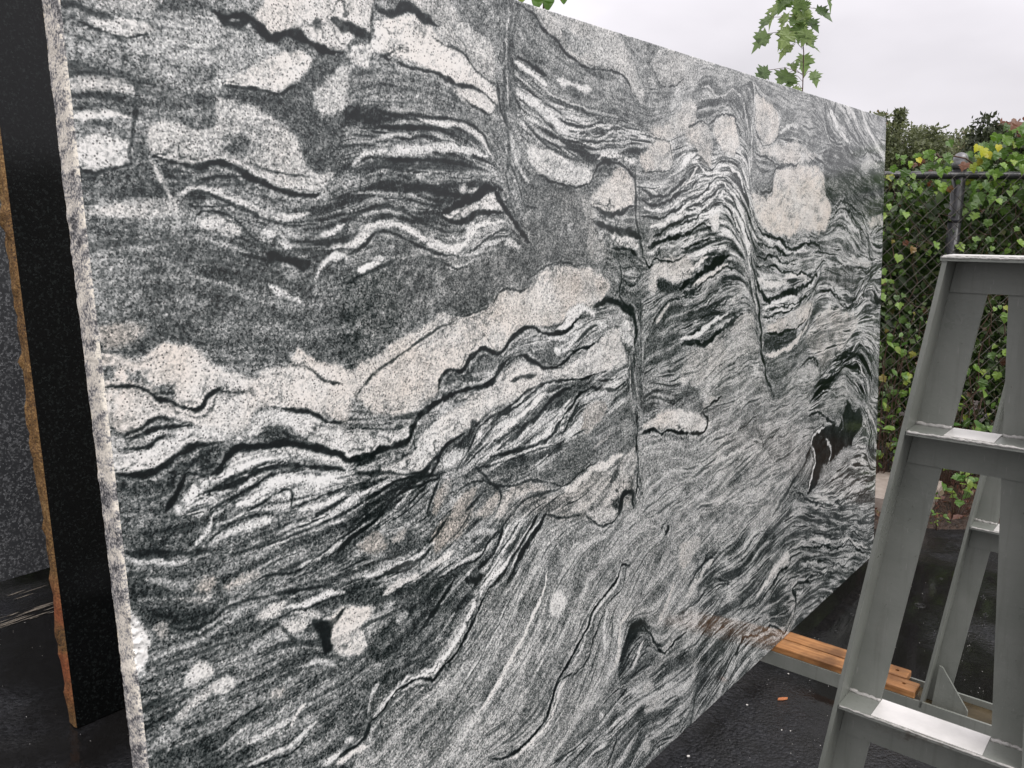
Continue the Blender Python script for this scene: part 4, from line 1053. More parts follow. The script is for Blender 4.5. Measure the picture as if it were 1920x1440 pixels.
# ------------------------------------------------------------------ the big folded-gneiss slab
SL, SH, ST = 3.285, 1.9, .046
def gneiss_slab():
    F = pattern(PATTERN, SL*1000, SH*1000, 2.0); st = F['st']
    us = [0.004]
    while us[-1] < SL-.004: us.append(us[-1]+(.0017+.0009*us[-1]))
    us[-1] = SL-.002; us = np.array(us); vs_ = np.linspace(.002, SH-.002, 862)
    nu, nv = len(us), len(vs_)
    U, V = np.meshgrid(us, vs_)
    def samp(f, U, V):
        i = np.clip(U*1000/st, 0, f.shape[1]-1.001); j = np.clip(V*1000/st, 0, f.shape[0]-1.001)
        i0 = i.astype(int); j0 = j.astype(int); a = i-i0; b = j-j0
        return (f[j0, i0]*(1-a)+f[j0, i0+1]*a)*(1-b)+(f[j0+1, i0]*(1-a)+f[j0+1, i0+1]*a)*b
    at = {k: samp(F[k], U, V).ravel() for k in ('tone', 'warm', 'dark')}
    co = np.c_[np.zeros(nu*nv), U.ravel(), V.ravel()]
    # the chipped arris low on the left edge
    cn_ = fbm(U.ravel()*1000, V.ravel()*1000, 9, 3, 3)
    ch = np.exp(-((V.ravel()-.885)/.040)**4)*np.clip(1-(U.ravel()-.003)/(.016+.010*cn_), 0, 1)
    co[:, 0] -= ch*(.006+.009*fbm(U.ravel()*1000, V.ravel()*1000, 5, 43, 2))
    wt = np.clip(ch*1.8*(1+1.2*fbm(U.ravel()*1000, V.ravel()*1000, 6, 47, 2)), 0, 1)
    at['tone'] = at['tone']*(1-wt)+.95*wt; at['dark'] = at['dark']*(1-wt)
    idx = np.arange(nu*nv).reshape(nv, nu)
    quads = np.stack([idx[:-1, :-1], idx[:-1, 1:], idx[1:, 1:], idx[1:, :-1]], -1).reshape(-1, 4)
    mi = np.zeros(len(quads), int)
    # left edge: rough arris then sawn side
    xs = [-.0035, -.012, -.022, -.034, -ST]; ys = [.0004, 0, 0, 0, .0012]; prev = idx[:, 0]; base = nu*nv; extra = []; et = {k: [] for k in at}
    for x, y in zip(xs, ys):
        nz = fbm(vs_*1000, np.full(nv, x*1000), 14, 8, 3)
        dent = np.exp(-((vs_-.885)/.034)**4)*(.006 if x > -.02 else .002)
        extra.append(np.c_[np.full(nv, x)-dent*.4, y+.0016*nz+dent*.6, vs_])
        for k in at: et[k].append(at[k].reshape(nv, nu)[:, 3])
        cur = base+np.arange(nv); base += nv
        q = np.stack([cur[:-1], prev[:-1], prev[1:], cur[1:]], -1); quads = np.vstack([quads, q]); mi = np.r_[mi, np.ones(len(q), int)]; prev = cur
    left_back = prev
    # right, top and bottom sides, and the back
    def strip(front, flip):
        nonlocal base, quads, mi
        p = co[front].copy(); p[:, 0] = -ST; extra.append(p)
        for k in at: et[k].append(at[k][front])
        cur = base+np.arange(len(front)); base += len(front)
        q = np.stack([front[:-1], front[1:], cur[1:], cur[:-1]], -1)
        if flip: q = q[:, ::-1]
        quads = np.vstack([quads, q]); mi = np.r_[mi, np.ones(len(q), int)]; return cur
    rb = strip(idx[:, -1], True); tb = strip(idx[-1], False); bb = strip(idx[0], True)
    quads = np.vstack([quads, [[left_back[0], left_back[-1], rb[-1], rb[0]]]]); mi = np.r_[mi, 1]
    co = np.vstack([co]+extra)
    for k in at: at[k] = np.concatenate([at[k]]+et[k])
    me = bpy.data.meshes.new('gneiss_slab'); me.vertices.add(len(co)); me.vertices.foreach_set('co', co.astype(np.float32).ravel())
    me.loops.add(quads.size); me.loops.foreach_set('vertex_index', quads.astype(np.int32).ravel())
    me.polygons.add(len(quads)); me.polygons.foreach_set('loop_start', np.arange(len(quads), dtype=np.int32)*4); me.polygons.foreach_set('loop_total', np.full(len(quads), 4, np.int32))
    me.materials.append(M_FACE); me.materials.append(M_EDGE)
    me.polygons.foreach_set('material_index', mi.astype(np.int32))
    for k in at:
        a = me.attributes.new(k, 'FLOAT', 'POINT'); a.data.foreach_set('value', at[k].astype(np.float32))
    me.update(calc_edges=True); me.validate()
    o = link('granite_slab', me); o.location = yard(0, 0, .075); o.rotation_euler = (0, -LEAN, -YAW)
    tag(o, 'large grey granite slab with folded black and white veins, leaning across the picture', 'slab')
gneiss_slab()
# ------------------------------------------------------------------ two dark slabs behind, at the left
def plain_slab(name, label, u0, L, w0, z0, hh, tk, mats, lean, rough_edge):
    """front face x=0 facing the camera side, left end rough-split when asked"""
    mb = MB(); nz = 90
    zs = np.linspace(0, hh, nz)
    mb.add([(0, 0, 0), (0, L, 0), (0, L, hh), (0, 0, hh)], [(0, 1, 2, 3)], 0)
    mb.add([(-tk, 0, 0), (-tk, L, 0), (-tk, L, hh), (-tk, 0, hh)], [(3, 2, 1, 0)], 0)
    mb.add([(0, 0, hh), (0, L, hh), (-tk, L, hh), (-tk, 0, hh), (0, 0, 0), (0, L, 0), (-tk, L, 0), (-tk, 0, 0), ], [(0, 1, 2, 3), (7, 6, 5, 4), (1, 5, 6, 2)], 0)
    nx = 6; k = len(mb.v)
    for z in zs:
        for i in range(nx+1):
            f = i/nx; x = -tk*f; a = 1000*np.array([x+3.]); b = 1000*np.array([z])
            d = (.006+.010*float(fbm(a, b, 30, 3, 3)[0])+.012*f*float(fbm(b, b*0, 120, 9, 2)[0])) if rough_edge else 0.
            if rough_edge: x -= tk*f*.16*float(fbm(b, b*0+5, 190, 15, 3)[0])
            mb.v.append((x, -abs(d) if 0 < i else 0, float(z)))
    fs = [(k+j*(nx+1)+i, k+(j+1)*(nx+1)+i, k+(j+1)*(nx+1)+i+1, k+j*(nx+1)+i+1) for j in range(nz-1) for i in range(nx)]
    mb.f += [f[::-1] for f in fs]; mb.mi += [1]*len(fs)
    o = mb.build(name, mats); o.location = yard(u0, w0, z0); o.rotation_euler = (0, -lean, -YAW)
    return tag(o, label, 'slab')
plain_slab('granite_slab', 'polished black granite slab with rough rust brown split edge', .44, 2.6, -1.485, .005, 2.35, .05, [M_BLACK, M_ROUGH], .052, True)
plain_slab('granite_slab', 'dark blue grey flecked granite slab standing behind the black slab', -1.9, 4.6, -2.70, .06, 2.4, .03, [M_BLUE, M_BLUE], .05, False)
# ------------------------------------------------------------------ grey steel A-frames
TH = .008; FD = .078
def sweep(mb, sec, w_of_z, z0, z1, mi=0):
    """section given in (w,u), sheared along the leg's slope"""
    a = w_of_z(z0); b = w_of_z(z1)
    mb.prism([(a+p[0], p[1], z0) for p in sec], (b-a, 0, z1-z0), mi)
def a_frame(label, u0, lw, rw, bars, ztop, zbot, extra=None):
    t = thing('a_frame', label, 'rack', yard(u0, .47, 0), -YAW, 'grey steel A-frames'); off = .47
    L_ = lambda z: lw(z)-off
    R_ = lambda z: rw(z)-off
    ww = .068
    leg = MB(); sweep(leg, [(0, 0), (TH, 0), (TH, FD-TH), (ww, FD-TH), (ww, FD), (0, FD)], L_, zbot, ztop-TH); leg.build('leg', M_STEEL, t)
    leg = MB(); sweep(leg, [(0, FD-TH), (ww-TH, FD-TH), (ww-TH, 0), (ww, 0), (ww, FD), (0, FD)], R_, zbot, ztop-TH); leg.build('leg', M_STEEL, t)
    for z, hw in bars:
        mb = MB(); top = abs(z-ztop) < 1e-6
        a0 = L_(z)+(TH+.0005 if not top else -.004); a1 = R_(z)+(ww-TH-.0005 if not top else ww+.004)
        mb.box((a0, -.002 if top else .0015, z-TH), (a1, FD+.002, z), 0)
        z2 = z-hw
        mb.prism([(L_(z-TH)+TH+.001, FD-TH-.0045, z-TH-.0003), (R_(z-TH)+ww-TH-.001, FD-TH-.0045, z-TH-.0003), (R_(z2)+ww-TH-.001, FD-TH-.0045, z2), (L_(z2)+TH+.001, FD-TH-.0045, z2)], (0, .004, 0), 0)
        c = mb.build('crossbar', M_STEEL, t)
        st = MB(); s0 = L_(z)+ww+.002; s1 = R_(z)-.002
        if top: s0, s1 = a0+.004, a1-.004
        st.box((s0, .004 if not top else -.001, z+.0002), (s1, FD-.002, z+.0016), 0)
        st.build('pale_top_strip', M_WHITE, c)  # thin pale plate on the flange top, between the legs on the lower bars
        we = MB(); n = 60                                  # paint worn through along the front lip
        we.tube([(a0+.002+(a1-a0-.004)*i/n, (-.002 if top else .0015)+.0004, z-.0016+random.uniform(-.0008, .0004)) for i in range(n+1)], [random.uniform(.0014, .0030) for _ in range(n+1)], 6)
        we.build('worn_edge', M_EDGEW, c, True)
        if not top:
            for (p, q) in ((L_(z)+TH, L_(z)+ww), (R_(z), R_(z)+ww-TH)):
                wd = MB(); n = 14; y = FD-TH-.001
                wd.tube([(p+(q-p)*i/n, y-.001+random.uniform(-.0015, .0015), z+.0015+random.uniform(-.001, .0015)) for i in range(n+1)], [.003+random.uniform(0, .0018) for _ in range(n+1)], 6)
                wd.build('weld_bead', M_EDGEW, c, True)
    if extra: extra(t, off)
    return t
a_frame('near grey steel A-frame with pale topped crossbars, cut by the right edge', 1.1, lambda z: .4697+.1333*z, lambda z: .854-.067*z, [(1.482, .065), (1.170, .075), (.596, .095)], 1.482, 0.0)
def a2_base(t, off):
    b = MB(); w0, w1 = -.75-off, 1.5-off
    b.box((w0, 0, 0), (w1, .008, .05)); b.box((w0, .132, 0), (w1, .14, .05)); b.build('base_channel', M_STEEL, t)
    f = MB(); f.box((w0, .0085, .012), (w1, .1315, .030)); f.build('channel_floor', M_RUSTW, t)
    g_ = MB(); g_.prism([(.500-off, .044, .030), (.602-off, .044, .030), (.602-off, .044, .046), (.520-off, .044, .165), (.510-off, .044, .168)], (0, .008, 0)); g_.build('gusset_plate', M_STEEL, t)
a_frame('far grey steel A-frame on a base channel with a triangular gusset', 2.2, lambda z: .468+.1256*z, lambda z: .854-.067*z, [(1.482, .065), (1.170, .075), (.656, .085)], 1.482, .0302, a2_base)
# ------------------------------------------------------------------ planks under the slab
def plank(label, u0, u1, w0, w1, hole):
    o = MB(); o.box((w0, 0, 0), (w1, u1-u0, .025), 0, .0025); ob = o.build('plank', M_WOOD)
    c = MB(); c.lathe([(.0065, -.02), (.0065, .05)], (hole, (u1-u0)*.5), 14); cu = c.build('cutter', M_WOOD)
    md = ob.modifiers.new('hole', 'BOOLEAN'); md.object = cu; md.operation = 'DIFFERENCE'; md.solver = 'EXACT'
    bpy.context.view_layer.update()
    me = bpy.data.meshes.new_from_object(ob.evaluated_get(bpy.context.evaluated_depsgraph_get()))
    ob.modifiers.clear(); ob.data = me; bpy.data.objects.remove(cu, do_unlink=True)
    ob.location = yard(u0, 0, .0501); ob.rotation_euler = (0, 0, -YAW)
    tag(ob, label, 'plank', 'planks under the slab')
plank('orange brown wooden plank under the slab, the nearer longer one', 2.203, 2.268, -.35, .457, .415)
plank('orange brown wooden plank under the slab, the farther shorter one', 2.277, 2.338, -.35, .412, .375)
# ------------------------------------------------------------------ small things on the wet asphalt
def pebble_mesh(sd, r):
    rnd = random.Random(sd); bm = bmesh.new(); bmesh.ops.create_icosphere(bm, subdivisions=1, radius=r)
    for v in bm.verts: v.co *= rnd.uniform(.7, 1.25); v.co.z *= .6
    me = bpy.data.meshes.new('pebble'); bm.to_mesh(me); bm.free(); me.materials.append(M_PEBBLE); return me
for i, (x, y, r, lb) in enumerate([(.766, 2.459, .0035, 'tiny white pebble on asphalt left of the orange wood chip'), (.52, 2.193, .005, 'white pebble on asphalt near the bottom edge under the slab'),
        (.963, 2.65, .0035, 'tiny white pebble close to the base channel'), (.836, 2.323, .0025, 'left of two tiny pale pebbles below the orange wood chip'), (.862, 2.318, .0025, 'right of two tiny pale pebbles below the orange wood chip')]):
    o = link('pebble', pebble_mesh(i, r)); o.location = (x, y, r*.4); tag(o, lb, 'pebble', 'pebbles on the asphalt')
cb = MB(); cb.prism([(-.026, -.004, 0), (-.005, -.008, 0), (.02, -.006, 0), (.028, .002, 0), (.004, .007, 0), (-.018, .005, 0)], (.001, .001, .006)); c = cb.build('wood_chip', M_CHIP); c.location = (.892, 2.491, .002); c.rotation_euler = (0, .05, .25); c.scale = (.75, .75, .6)
tag(c, 'orange wood chip lying on the wet asphalt', 'wood chip')
sm = MB(); random.seed(5)
for k in range(26):
    u = .42+random.uniform(0, .28); w_ = -2.42+random.uniform(-.05, .06)-.25*(k > 20); l = random.uniform(.02, .16); a = yard(u, w_); d_ = HU*l+NW*random.uniform(-.006, .006); e_ = NW*random.uniform(.002, .009)
    sm.add([(p.x, p.y, .003) for p in (a, a+d_*.3+e_*.8, a+d_, a+d_*.7-e_*.5)], [(0, 3, 2, 1)])
tag(sm.build('scraped_patch', simple('scraped_asphalt', (.10, .085, .065), (.30, .26, .21), 90, .7)), kind='structure')
gt = MB(); random.seed(9)
for k in range(900):
    u, w_ = random.uniform(-.3, 3.4), random.uniform(.02, 1.6)
    if random.random() < .3: u, w_ = random.uniform(-.4, 1.2), random.uniform(-2.6, -.3)
    p = yard(u, w_); r = random.uniform(.0006, .0018); a = random.uniform(0, 6.28)
    gt.add([(p.x+r*math.cos(a+t_), p.y+r*math.sin(a+t_), .0005) for t_ in (0, 2.1, 4.2)]+[(p.x, p.y, .0005+r)], [(0, 1, 3), (1, 2, 3), (2, 0, 3)])
tag(gt.build('stone_grit', M_PEBBLE), 'pale stone grit scattered over the wet asphalt', 'grit', kind='stuff')
rp = MB()
for (x, y) in [(1.148, 3.074), (1.367, 3.103), (1.679, 3.186), (1.98, 3.263), (1.806, 2.88), (1.84, 3.003), (1.9, 3.1), (1.62, 2.95), (1.72, 3.4), (1.5, 3.3), (1.25, 2.96), (1.9, 3.45), (2.3, 3.2), (1.66, 3.62), (1.93, 2.95)]:
    for k in range(random.choice((1, 2, 2))):
        r = random.uniform(.006, .011)*(1+k*.9); n = 18
        rp.tube([(x+r*math.cos(a*2*math.pi/n), y+r*math.sin(a*2*math.pi/n), .0003) for a in range(n+1)], .0008, 5, cap=False)
    if random.random() < .6: rp.lathe([(.0001, 0), (.002, .002), (.0026, .006), (.0012, .011), (.0001, .012)], (x, y), 8)
tag(rp.build('rain_ripples', M_WATER, smooth=True), 'raindrop rings and splashes on the standing water', 'ripple', kind='stuff')
# ------------------------------------------------------------------ concrete block in the bed
cb = MB(); cb.box((-.17, -.24, 0), (.17, .24, .11), 0, .008); c = cb.build('concrete_block', M_CONC); c.location = (2.13, 4.36, .02); c.rotation_euler = (.02, .01, -YAW+.08)
tag(c, 'flat weathered concrete block lying in the soil by the fence', 'block')
# ------------------------------------------------------------------ chain-link fence
FY = 4.72
def fence():
    t = thing('chain_link_fence', 'black chain-link fence with domed post behind the slab and racks', 'fence', (2.487, FY, 0))
    x0, x1 = -4.5-2.487, 10-2.487
    for px in (-6.0, -3.0, 0.0, 3.0, 6.0):
        p = MB(); p.lathe([(.036, 0), (.036, 1.86)], (px, .052), 20); po = p.build('post', M_FENCE, t, True)
        c = MB(); c.lathe([(.042, 1.845), (.043, 1.872), (.040, 1.878), (.040, 1.890), (.036, 1.908), (.026, 1.922), (.012, 1.929), (.001, 1.931)], (px, .052), 20); c.build('post_cap', M_CAP, po, True)
        for z in (.35, .95, 1.55):
            b = MB(); b.lathe([(.0385, z), (.0385, z+.022)], (px, .052), 20); b.build('tension_band', M_FENCE, po, True)
    r = MB(); r.tube([(x0, .034, 1.806), (x1, .034, 1.806)], .021, 12); r.build('top_rail', M_FENCE, t, True)
    r = MB(); r.tube([(x0, .004, .10), (x1, .004, .10)], .002, 6); r.build('bottom_wire', M_WIRE, t)
    mesh = MB(); s = .0735; z0, z1 = .05, 1.845; h = z1-z0; n = int((x1-x0+h)/s); hw = s/2
    for d in (1, -1):
        for i in range(n+1):
            xa = (x0-h if d > 0 else x0)+i*s; pts = []
            k = 0
            a = xa if d > 0 else xa; m_ = int(h/hw)
            for j in range(m_+1):                      # woven: the wire steps front and back at each crossing
                z = z0+j*hw; x = a+d*j*hw
                if d < 0: x = a-j*hw+h*0
                if x0 <= x <= x1: pts.append((x, .004*(1 if (j % 2 == 0) == (d > 0) else -1)*.5, z))
            if len(pts) > 1: mesh.tube(pts, .0017, 4, cap=False)
    # second family also has to start right of the fence end
    for i in range(int(h/s)+1):
        a = x1+i*s; pts = [(a-j*hw, .002*(1 if j % 2 else -1), z0+j*hw) for j in range(int(h/hw)+1) if x0 <= a-j*hw <= x1]
        if len(pts) > 1: mesh.tube(pts, .0017, 4, cap=False)
    tag(mesh.build('wire_mesh', M_WIRE, t), kind='stuff')
fence()
# ------------------------------------------------------------------ leaves
def leaf_mesh(name, outline, m, curl=.12, fold=.18):
    """outline in leaf coordinates: stalk at origin, tip towards +y, about 1 long; folded along the midrib"""
    pts = [(x, y) for x, y in outline]; full = pts+[(-x, y) for x, y in reversed(pts[1:-1])]
    n = len(full); z = lambda x, y: abs(x)*fold-curl*y*y+.03*math.sin(9*x+5*y)
    vs = [(x, y, z(x, y)) for x, y in full]; c = len(vs)
    for y in (.28, .55): vs.append((0, y, z(0, y)-.01))
    fs = []
    for i in range(n):
        j = (i+1) % n; ym = (full[i][1]+full[j][1])/2
        fs.append((i, j, c if ym < .42 else c+1))
    k = len(pts)-1
    # close the seam between the two fan centres
    hi = max(i for i in range(len(pts)) if True and (pts[i][1]+pts[min(i+1, k)][1])/2 < .42 or i == 0)
    me = bpy.data.meshes.new(name); me.from_pydata(vs, [], fs); me.materials.append(m)
    bm = bmesh.new(); bm.from_mesh(me); bmesh.ops.holes_fill(bm, edges=[e for e in bm.edges if e.is_boundary], sides=4); bm.to_mesh(me); bm.free()
    return me
GRAPE = [(0, 0), (.16, -.12), (.34, -.06), (.46, .12), (.40, .22), (.52, .34), (.50, .50), (.36, .50), (.34, .64), (.22, .74), (.12, .80), (0, .98)]
MAPLE = [(0, 0), (.12, -.06), (.30, -.14), (.26, .02), (.44, .06), (.34, .14), (.62, .30), (.48, .32), (.56, .48), (.38, .42), (.22, .36), (.26, .56), (.34, .70), (.20, .70), (.14, .82), (0, 1.08)]
OVATE = [(0, 0), (.14, .06), (.26, .22), (.30, .40), (.25, .60), (.14, .80), (0, 1.0)]
HEART = [(0, 0), (.16, -.10), (.34, -.04), (.44, .16), (.40, .40), (.26, .66), (.10, .86), (0, 1.0)]
def mk(nm, ol, m): return [leaf_mesh(nm, [(x*random.uniform(.88, 1.1), y) for x, y in ol], m, random.uniform(.05, .3), random.uniform(.05, .32)) for _ in range(3)]
LV = mk('vine_leaf', GRAPE, M_VINE)+mk('vine_leaf', GRAPE, M_VINE)+mk('vine_leaf', MAPLE, M_VINE)[:1]+mk('vine_leaf', HEART, M_VINE)[:1]
LM = mk('maple_leaf', MAPLE, M_MAPLE); LB = mk('bed_leaf', OVATE, M_BED)+mk('bed_leaf', GRAPE, M_BED)[:1]; LH = mk('round_leaf', [(0, 0), (.2, .04), (.36, .2), (.4, .42), (.32, .66), (.16, .86), (0, .96)], M_BED)
def put_leaf(parent, meshes, loc, size, face, droop, spin=None, name='leaf', centre=False):
    """face: rough direction the blade looks; droop: how far the tip hangs"""
    o = bpy.data.objects.new(name, random.choice(meshes)); col.objects.link(o); o.parent = parent
    f = Vector(face).normalized(); down = Vector((random.uniform(-.7, .7) if spin is None else spin, 0, -droop))
    y = (down-f*down.dot(f)).normalized(); x = y.cross(f)
    if centre: loc = Vector(loc)-y*size*.42
    o.matrix_local = Matrix.Translation(Vector(loc)) @ Matrix((x, y, f)).transposed().to_4x4() @ Matrix.Scale(size, 4)
    return o
def vine(label, x0, x1, z0, z1, n, smin, smax, dens, yj=(-.07, .04), stems=6, seed=1):
    random.seed(seed); t = thing('climbing_vine', label, 'vine', ((x0+x1)/2, FY, 0), 0, 'vines on the fence'); cx = (x0+x1)/2
    for k in range(stems):
        x = random.uniform(x0, x1)-cx; pts = []; z = .04
        while z < random.uniform(.6*z1, z1) and z < z1:
            pts.append((x, random.uniform(-.03, .03), z)); z += random.uniform(.06, .12); x += random.uniform(-.06, .06); x = max(x0-cx, min(x1-cx, x))
        if len(pts) > 2:
            s = MB(); s.tube(pts, [.0045-.003*i/len(pts) for i in range(len(pts))], 5); s.build('stem', M_STEM, t, True)
    c = 0
    while c < n:
        x = random.uniform(x0, x1); z = random.uniform(z0, z1)
        if random.random() > dens(x, z): continue
        put_leaf(t, LV, (x-cx, random.uniform(*yj), z), random.uniform(smin, smax), (random.uniform(-.6, .6), -1, random.uniform(-.1, 1.1)), 1); c += 1
    return t
cl = lambda x, z, s: .5+.5*math.sin(x*11.3*s+3*math.sin(z*4.1*s))*math.cos(z*9.7*s+x*3.)
vine('vine with scattered small leaves on the fence between slab and post', 1.55, 2.44, .2, 1.84, 280, .02, .052, lambda x, z: max(.06, cl(x, z, 1))**1.5, seed=11, stems=9)
vine('leafy vine spilling over the top rail beside the domed post', 1.55, 2.60, 1.74, 2.0, 120, .025, .06, lambda x, z: max(0, 1-(z-1.76)/.26)*(.4+.6*cl(x, z, 1.7)), (-.09, .16), 0, seed=12)
def over(x, z):
    top = 1.86+.24*min(1, max(0, (x-2.50)/.22)); return 1. if z < top and x > 2.47+.1*max(0, z-1.9) else 0.
vine('thick bright vine heaped over the fence top right of the post', 2.46, 3.35, 1.62, 2.14, 295, .03, .07, over, (-.14, .25), 4, seed=13)
vine('vine with yellowing leaves on the fence right of the post', 2.50, 3.4, .15, 1.62, 290, .022, .06, lambda x, z: max(.08, cl(x, z, .9)), seed=14, stems=8)
# yellow leaves and a bare twig at the post cap
t = thing('vine_sprig', 'bright yellow leaves and bare twig beside the domed post cap', 'vine', (2.5, FY-.05, 1.86))
M_YEL = leaf_mat('yellow_leaf', [(0, (.42, .46, .04)), (1, (.55, .50, .05))], .5); LY = mk('yellow_leaf', GRAPE, M_YEL)
for (x, z, s) in [(.03, .10, .045), (.055, .085, .055), (.075, .06, .045), (.125, .10, .04), (-.30, .03, .035)]: put_leaf(t, LY, (x, random.uniform(-.02, .02), z), s, (random.uniform(-.4, .4), -1, .5), 1)
s = MB(); s.tube([(-.20, .0, .055), (-.185, 0, .035), (-.16, 0, .038), (-.10, 0, .042), (-.04, 0, .03), (.02, .02, .0)], [.006, .0055, .005, .0045, .004, .003], 6); s.tube([(-.185, 0, .035), (-.20, 0, .02)], .004, 5); s.build('twig', M_STEM, t, True)
random.seed(21)
# undergrowth behind the fence: one mass of leaves
def leaf_cloud(name, pts, sizes, m, rnd, up=.3, parent=None, aspect=.55):
    """many small folded leaves as one mesh"""
    n = len(pts); rg = np.random.RandomState(len(pts)); d = rg.randn(n, 3); d[:, 2] -= up; d /= np.linalg.norm(d, axis=1)[:, None]
    q = rg.randn(n, 3); q -= (q*d).sum(1)[:, None]*d; q /= np.linalg.norm(q, axis=1)[:, None]; nn = np.cross(d, q); s = np.asarray(sizes)[:, None]
    a = pts; b = pts+d*s*.5+q*s*aspect*.5+nn*s*.08; c = pts+d*s; e = pts+d*s*.5-q*s*aspect*.5+nn*s*.08
    co = np.stack([a, b, c, e], 1).reshape(-1, 3).astype(np.float32); k = np.arange(n, dtype=np.int32)*4
    tri = np.stack([k, k+1, k+2, k, k+2, k+3], 1).reshape(-1, 3)
    me = bpy.data.meshes.new(name); me.vertices.add(len(co)); me.vertices.foreach_set('co', co.ravel()); me.loops.add(tri.size); me.loops.foreach_set('vertex_index', tri.ravel())
    me.polygons.add(len(tri)); me.polygons.foreach_set('loop_start', np.arange(len(tri), dtype=np.int32)*3); me.polygons.foreach_set('loop_total', np.full(len(tri), 3, np.int32))
    me.materials.append(m); at = me.attributes.new('rnd', 'FLOAT', 'POINT'); at.data.foreach_set('value', np.repeat(np.clip(rnd, 0, 1), 4).astype(np.float32)); me.update(calc_edges=True); me.validate()
    return link(name, me, parent)
rg = np.random.RandomState(3); n = 110000
X = rg.uniform(-4.5, 10, n); Y = FY+.14+np.abs(rg.randn(n))*.55; top = 1.72+.22*fbm(X*1000, X*0, 700, 3, 3)+.15*(X > 2.6); Z = rg.uniform(0.02, 1, n)**.8*top
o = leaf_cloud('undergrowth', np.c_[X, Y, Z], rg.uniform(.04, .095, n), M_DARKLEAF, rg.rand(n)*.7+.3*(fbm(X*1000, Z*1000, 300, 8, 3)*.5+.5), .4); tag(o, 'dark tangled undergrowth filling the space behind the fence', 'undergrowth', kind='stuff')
n = 9000; X = rg.uniform(-4.5, 10, n); Y = FY-.03-np.abs(rg.randn(n))*.03; Z = rg.uniform(.3, 2.0, n); k = (X > 3.4) | (X < 1.2)
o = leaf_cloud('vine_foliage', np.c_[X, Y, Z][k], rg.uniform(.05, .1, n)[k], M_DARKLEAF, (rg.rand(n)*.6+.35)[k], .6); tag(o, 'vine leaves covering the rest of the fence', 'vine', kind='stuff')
n = 8000; X = rg.uniform(1.2, 3.6, n); Z = rg.uniform(.12, 2.0, n); Y = FY+.02+np.abs(rg.randn(n))*.09; k = (fbm(X*1000, Z*1000, 240, 15, 3)+.35*rg.rand(n) > .12) & (Z < 1.80+.26*np.clip((X-2.5)/.22, 0, 1)+.06*fbm(X*1000, X*0, 120, 3, 2))
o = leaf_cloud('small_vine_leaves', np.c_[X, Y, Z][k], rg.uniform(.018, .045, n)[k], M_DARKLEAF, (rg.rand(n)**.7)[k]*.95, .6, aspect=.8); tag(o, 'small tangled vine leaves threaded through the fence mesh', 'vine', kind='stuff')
tw = MB()
for k in range(120):
    x, z = random.uniform(1.3, 3.4), random.uniform(.1, 1.6); q = [(x, FY+random.uniform(-.03, .12), z)]
    for _ in range(5): x += random.uniform(-.07, .07); z += random.uniform(-.03, .11); q.append((x, FY+random.uniform(-.03, .12), z))
    tw.tube(q, random.uniform(.0012, .003), 4, cap=False)
tag(tw.build('bare_vine_stems', M_STEM), 'thin bare brown vine stems tangled in the fence', 'vine', kind='stuff')
n = 5000; X = rg.uniform(-1, 5, n); Y = rg.uniform(4.02, 4.75, n); Z = np.full(n, .05)+rg.rand(n)*.03
o = leaf_cloud('leaf_litter', np.c_[X, Y, Z], rg.uniform(.015, .05, n), M_RUSSET, rg.rand(n), 0.); tag(o, 'brown leaf litter and twigs on the soil bed', 'leaf litter', kind='stuff')
# small plants in the bed
def bed_plant(label, x, y, n, r, h, s0, s1, seed):
    random.seed(seed); t = thing('seedling_plant', label, 'plant', (x, y, .045), 0, 'seedlings in the soil bed'); st = MB()
    for k in range(n):
        a = random.uniform(0, 6.28); q = r*math.sqrt(random.random()); z = h*random.uniform(.35, 1)
        p = (q*math.cos(a), q*math.sin(a), z); st.tube([(p[0]*.25, p[1]*.25, 0), (p[0]*.7, p[1]*.7, z*.6), p], [.0018, .0015, .001], 4)
        put_leaf(t, LB, p, random.uniform(s0, s1), (random.uniform(-.6, .6), random.uniform(-1, .2), random.uniform(.5, 1.3)), random.uniform(-.2, 1))
    st.build('stem', M_STEM, t)
for i, a in enumerate([('bright green seedling clump beside the far end of the slab', 2.19, 4.62, 26, .14, .42, .04, .075), ('low seedlings at the fence foot between the rack legs', 2.62, 4.62, 34, .24, .30, .035, .065),
        ('leafy green plant in front of the bed between the rack legs', 2.30, 4.13, 40, .17, .26, .03, .06), ('small yellow green sprout at the edge of the asphalt', 2.12, 3.93, 9, .05, .10, .02, .04),
        ('tall green seedlings against the fence behind the near rack', 2.50, 4.60, 32, .18, .75, .04, .075), ('light green clump hanging on the fence left of the rack', 2.10, 4.60, 16, .10, .95, .03, .055),
        ('green plant at the foot of the fence right of the rack', 2.85, 4.45, 22, .2, .4, .04, .07)]): bed_plant(*a, 40+i)
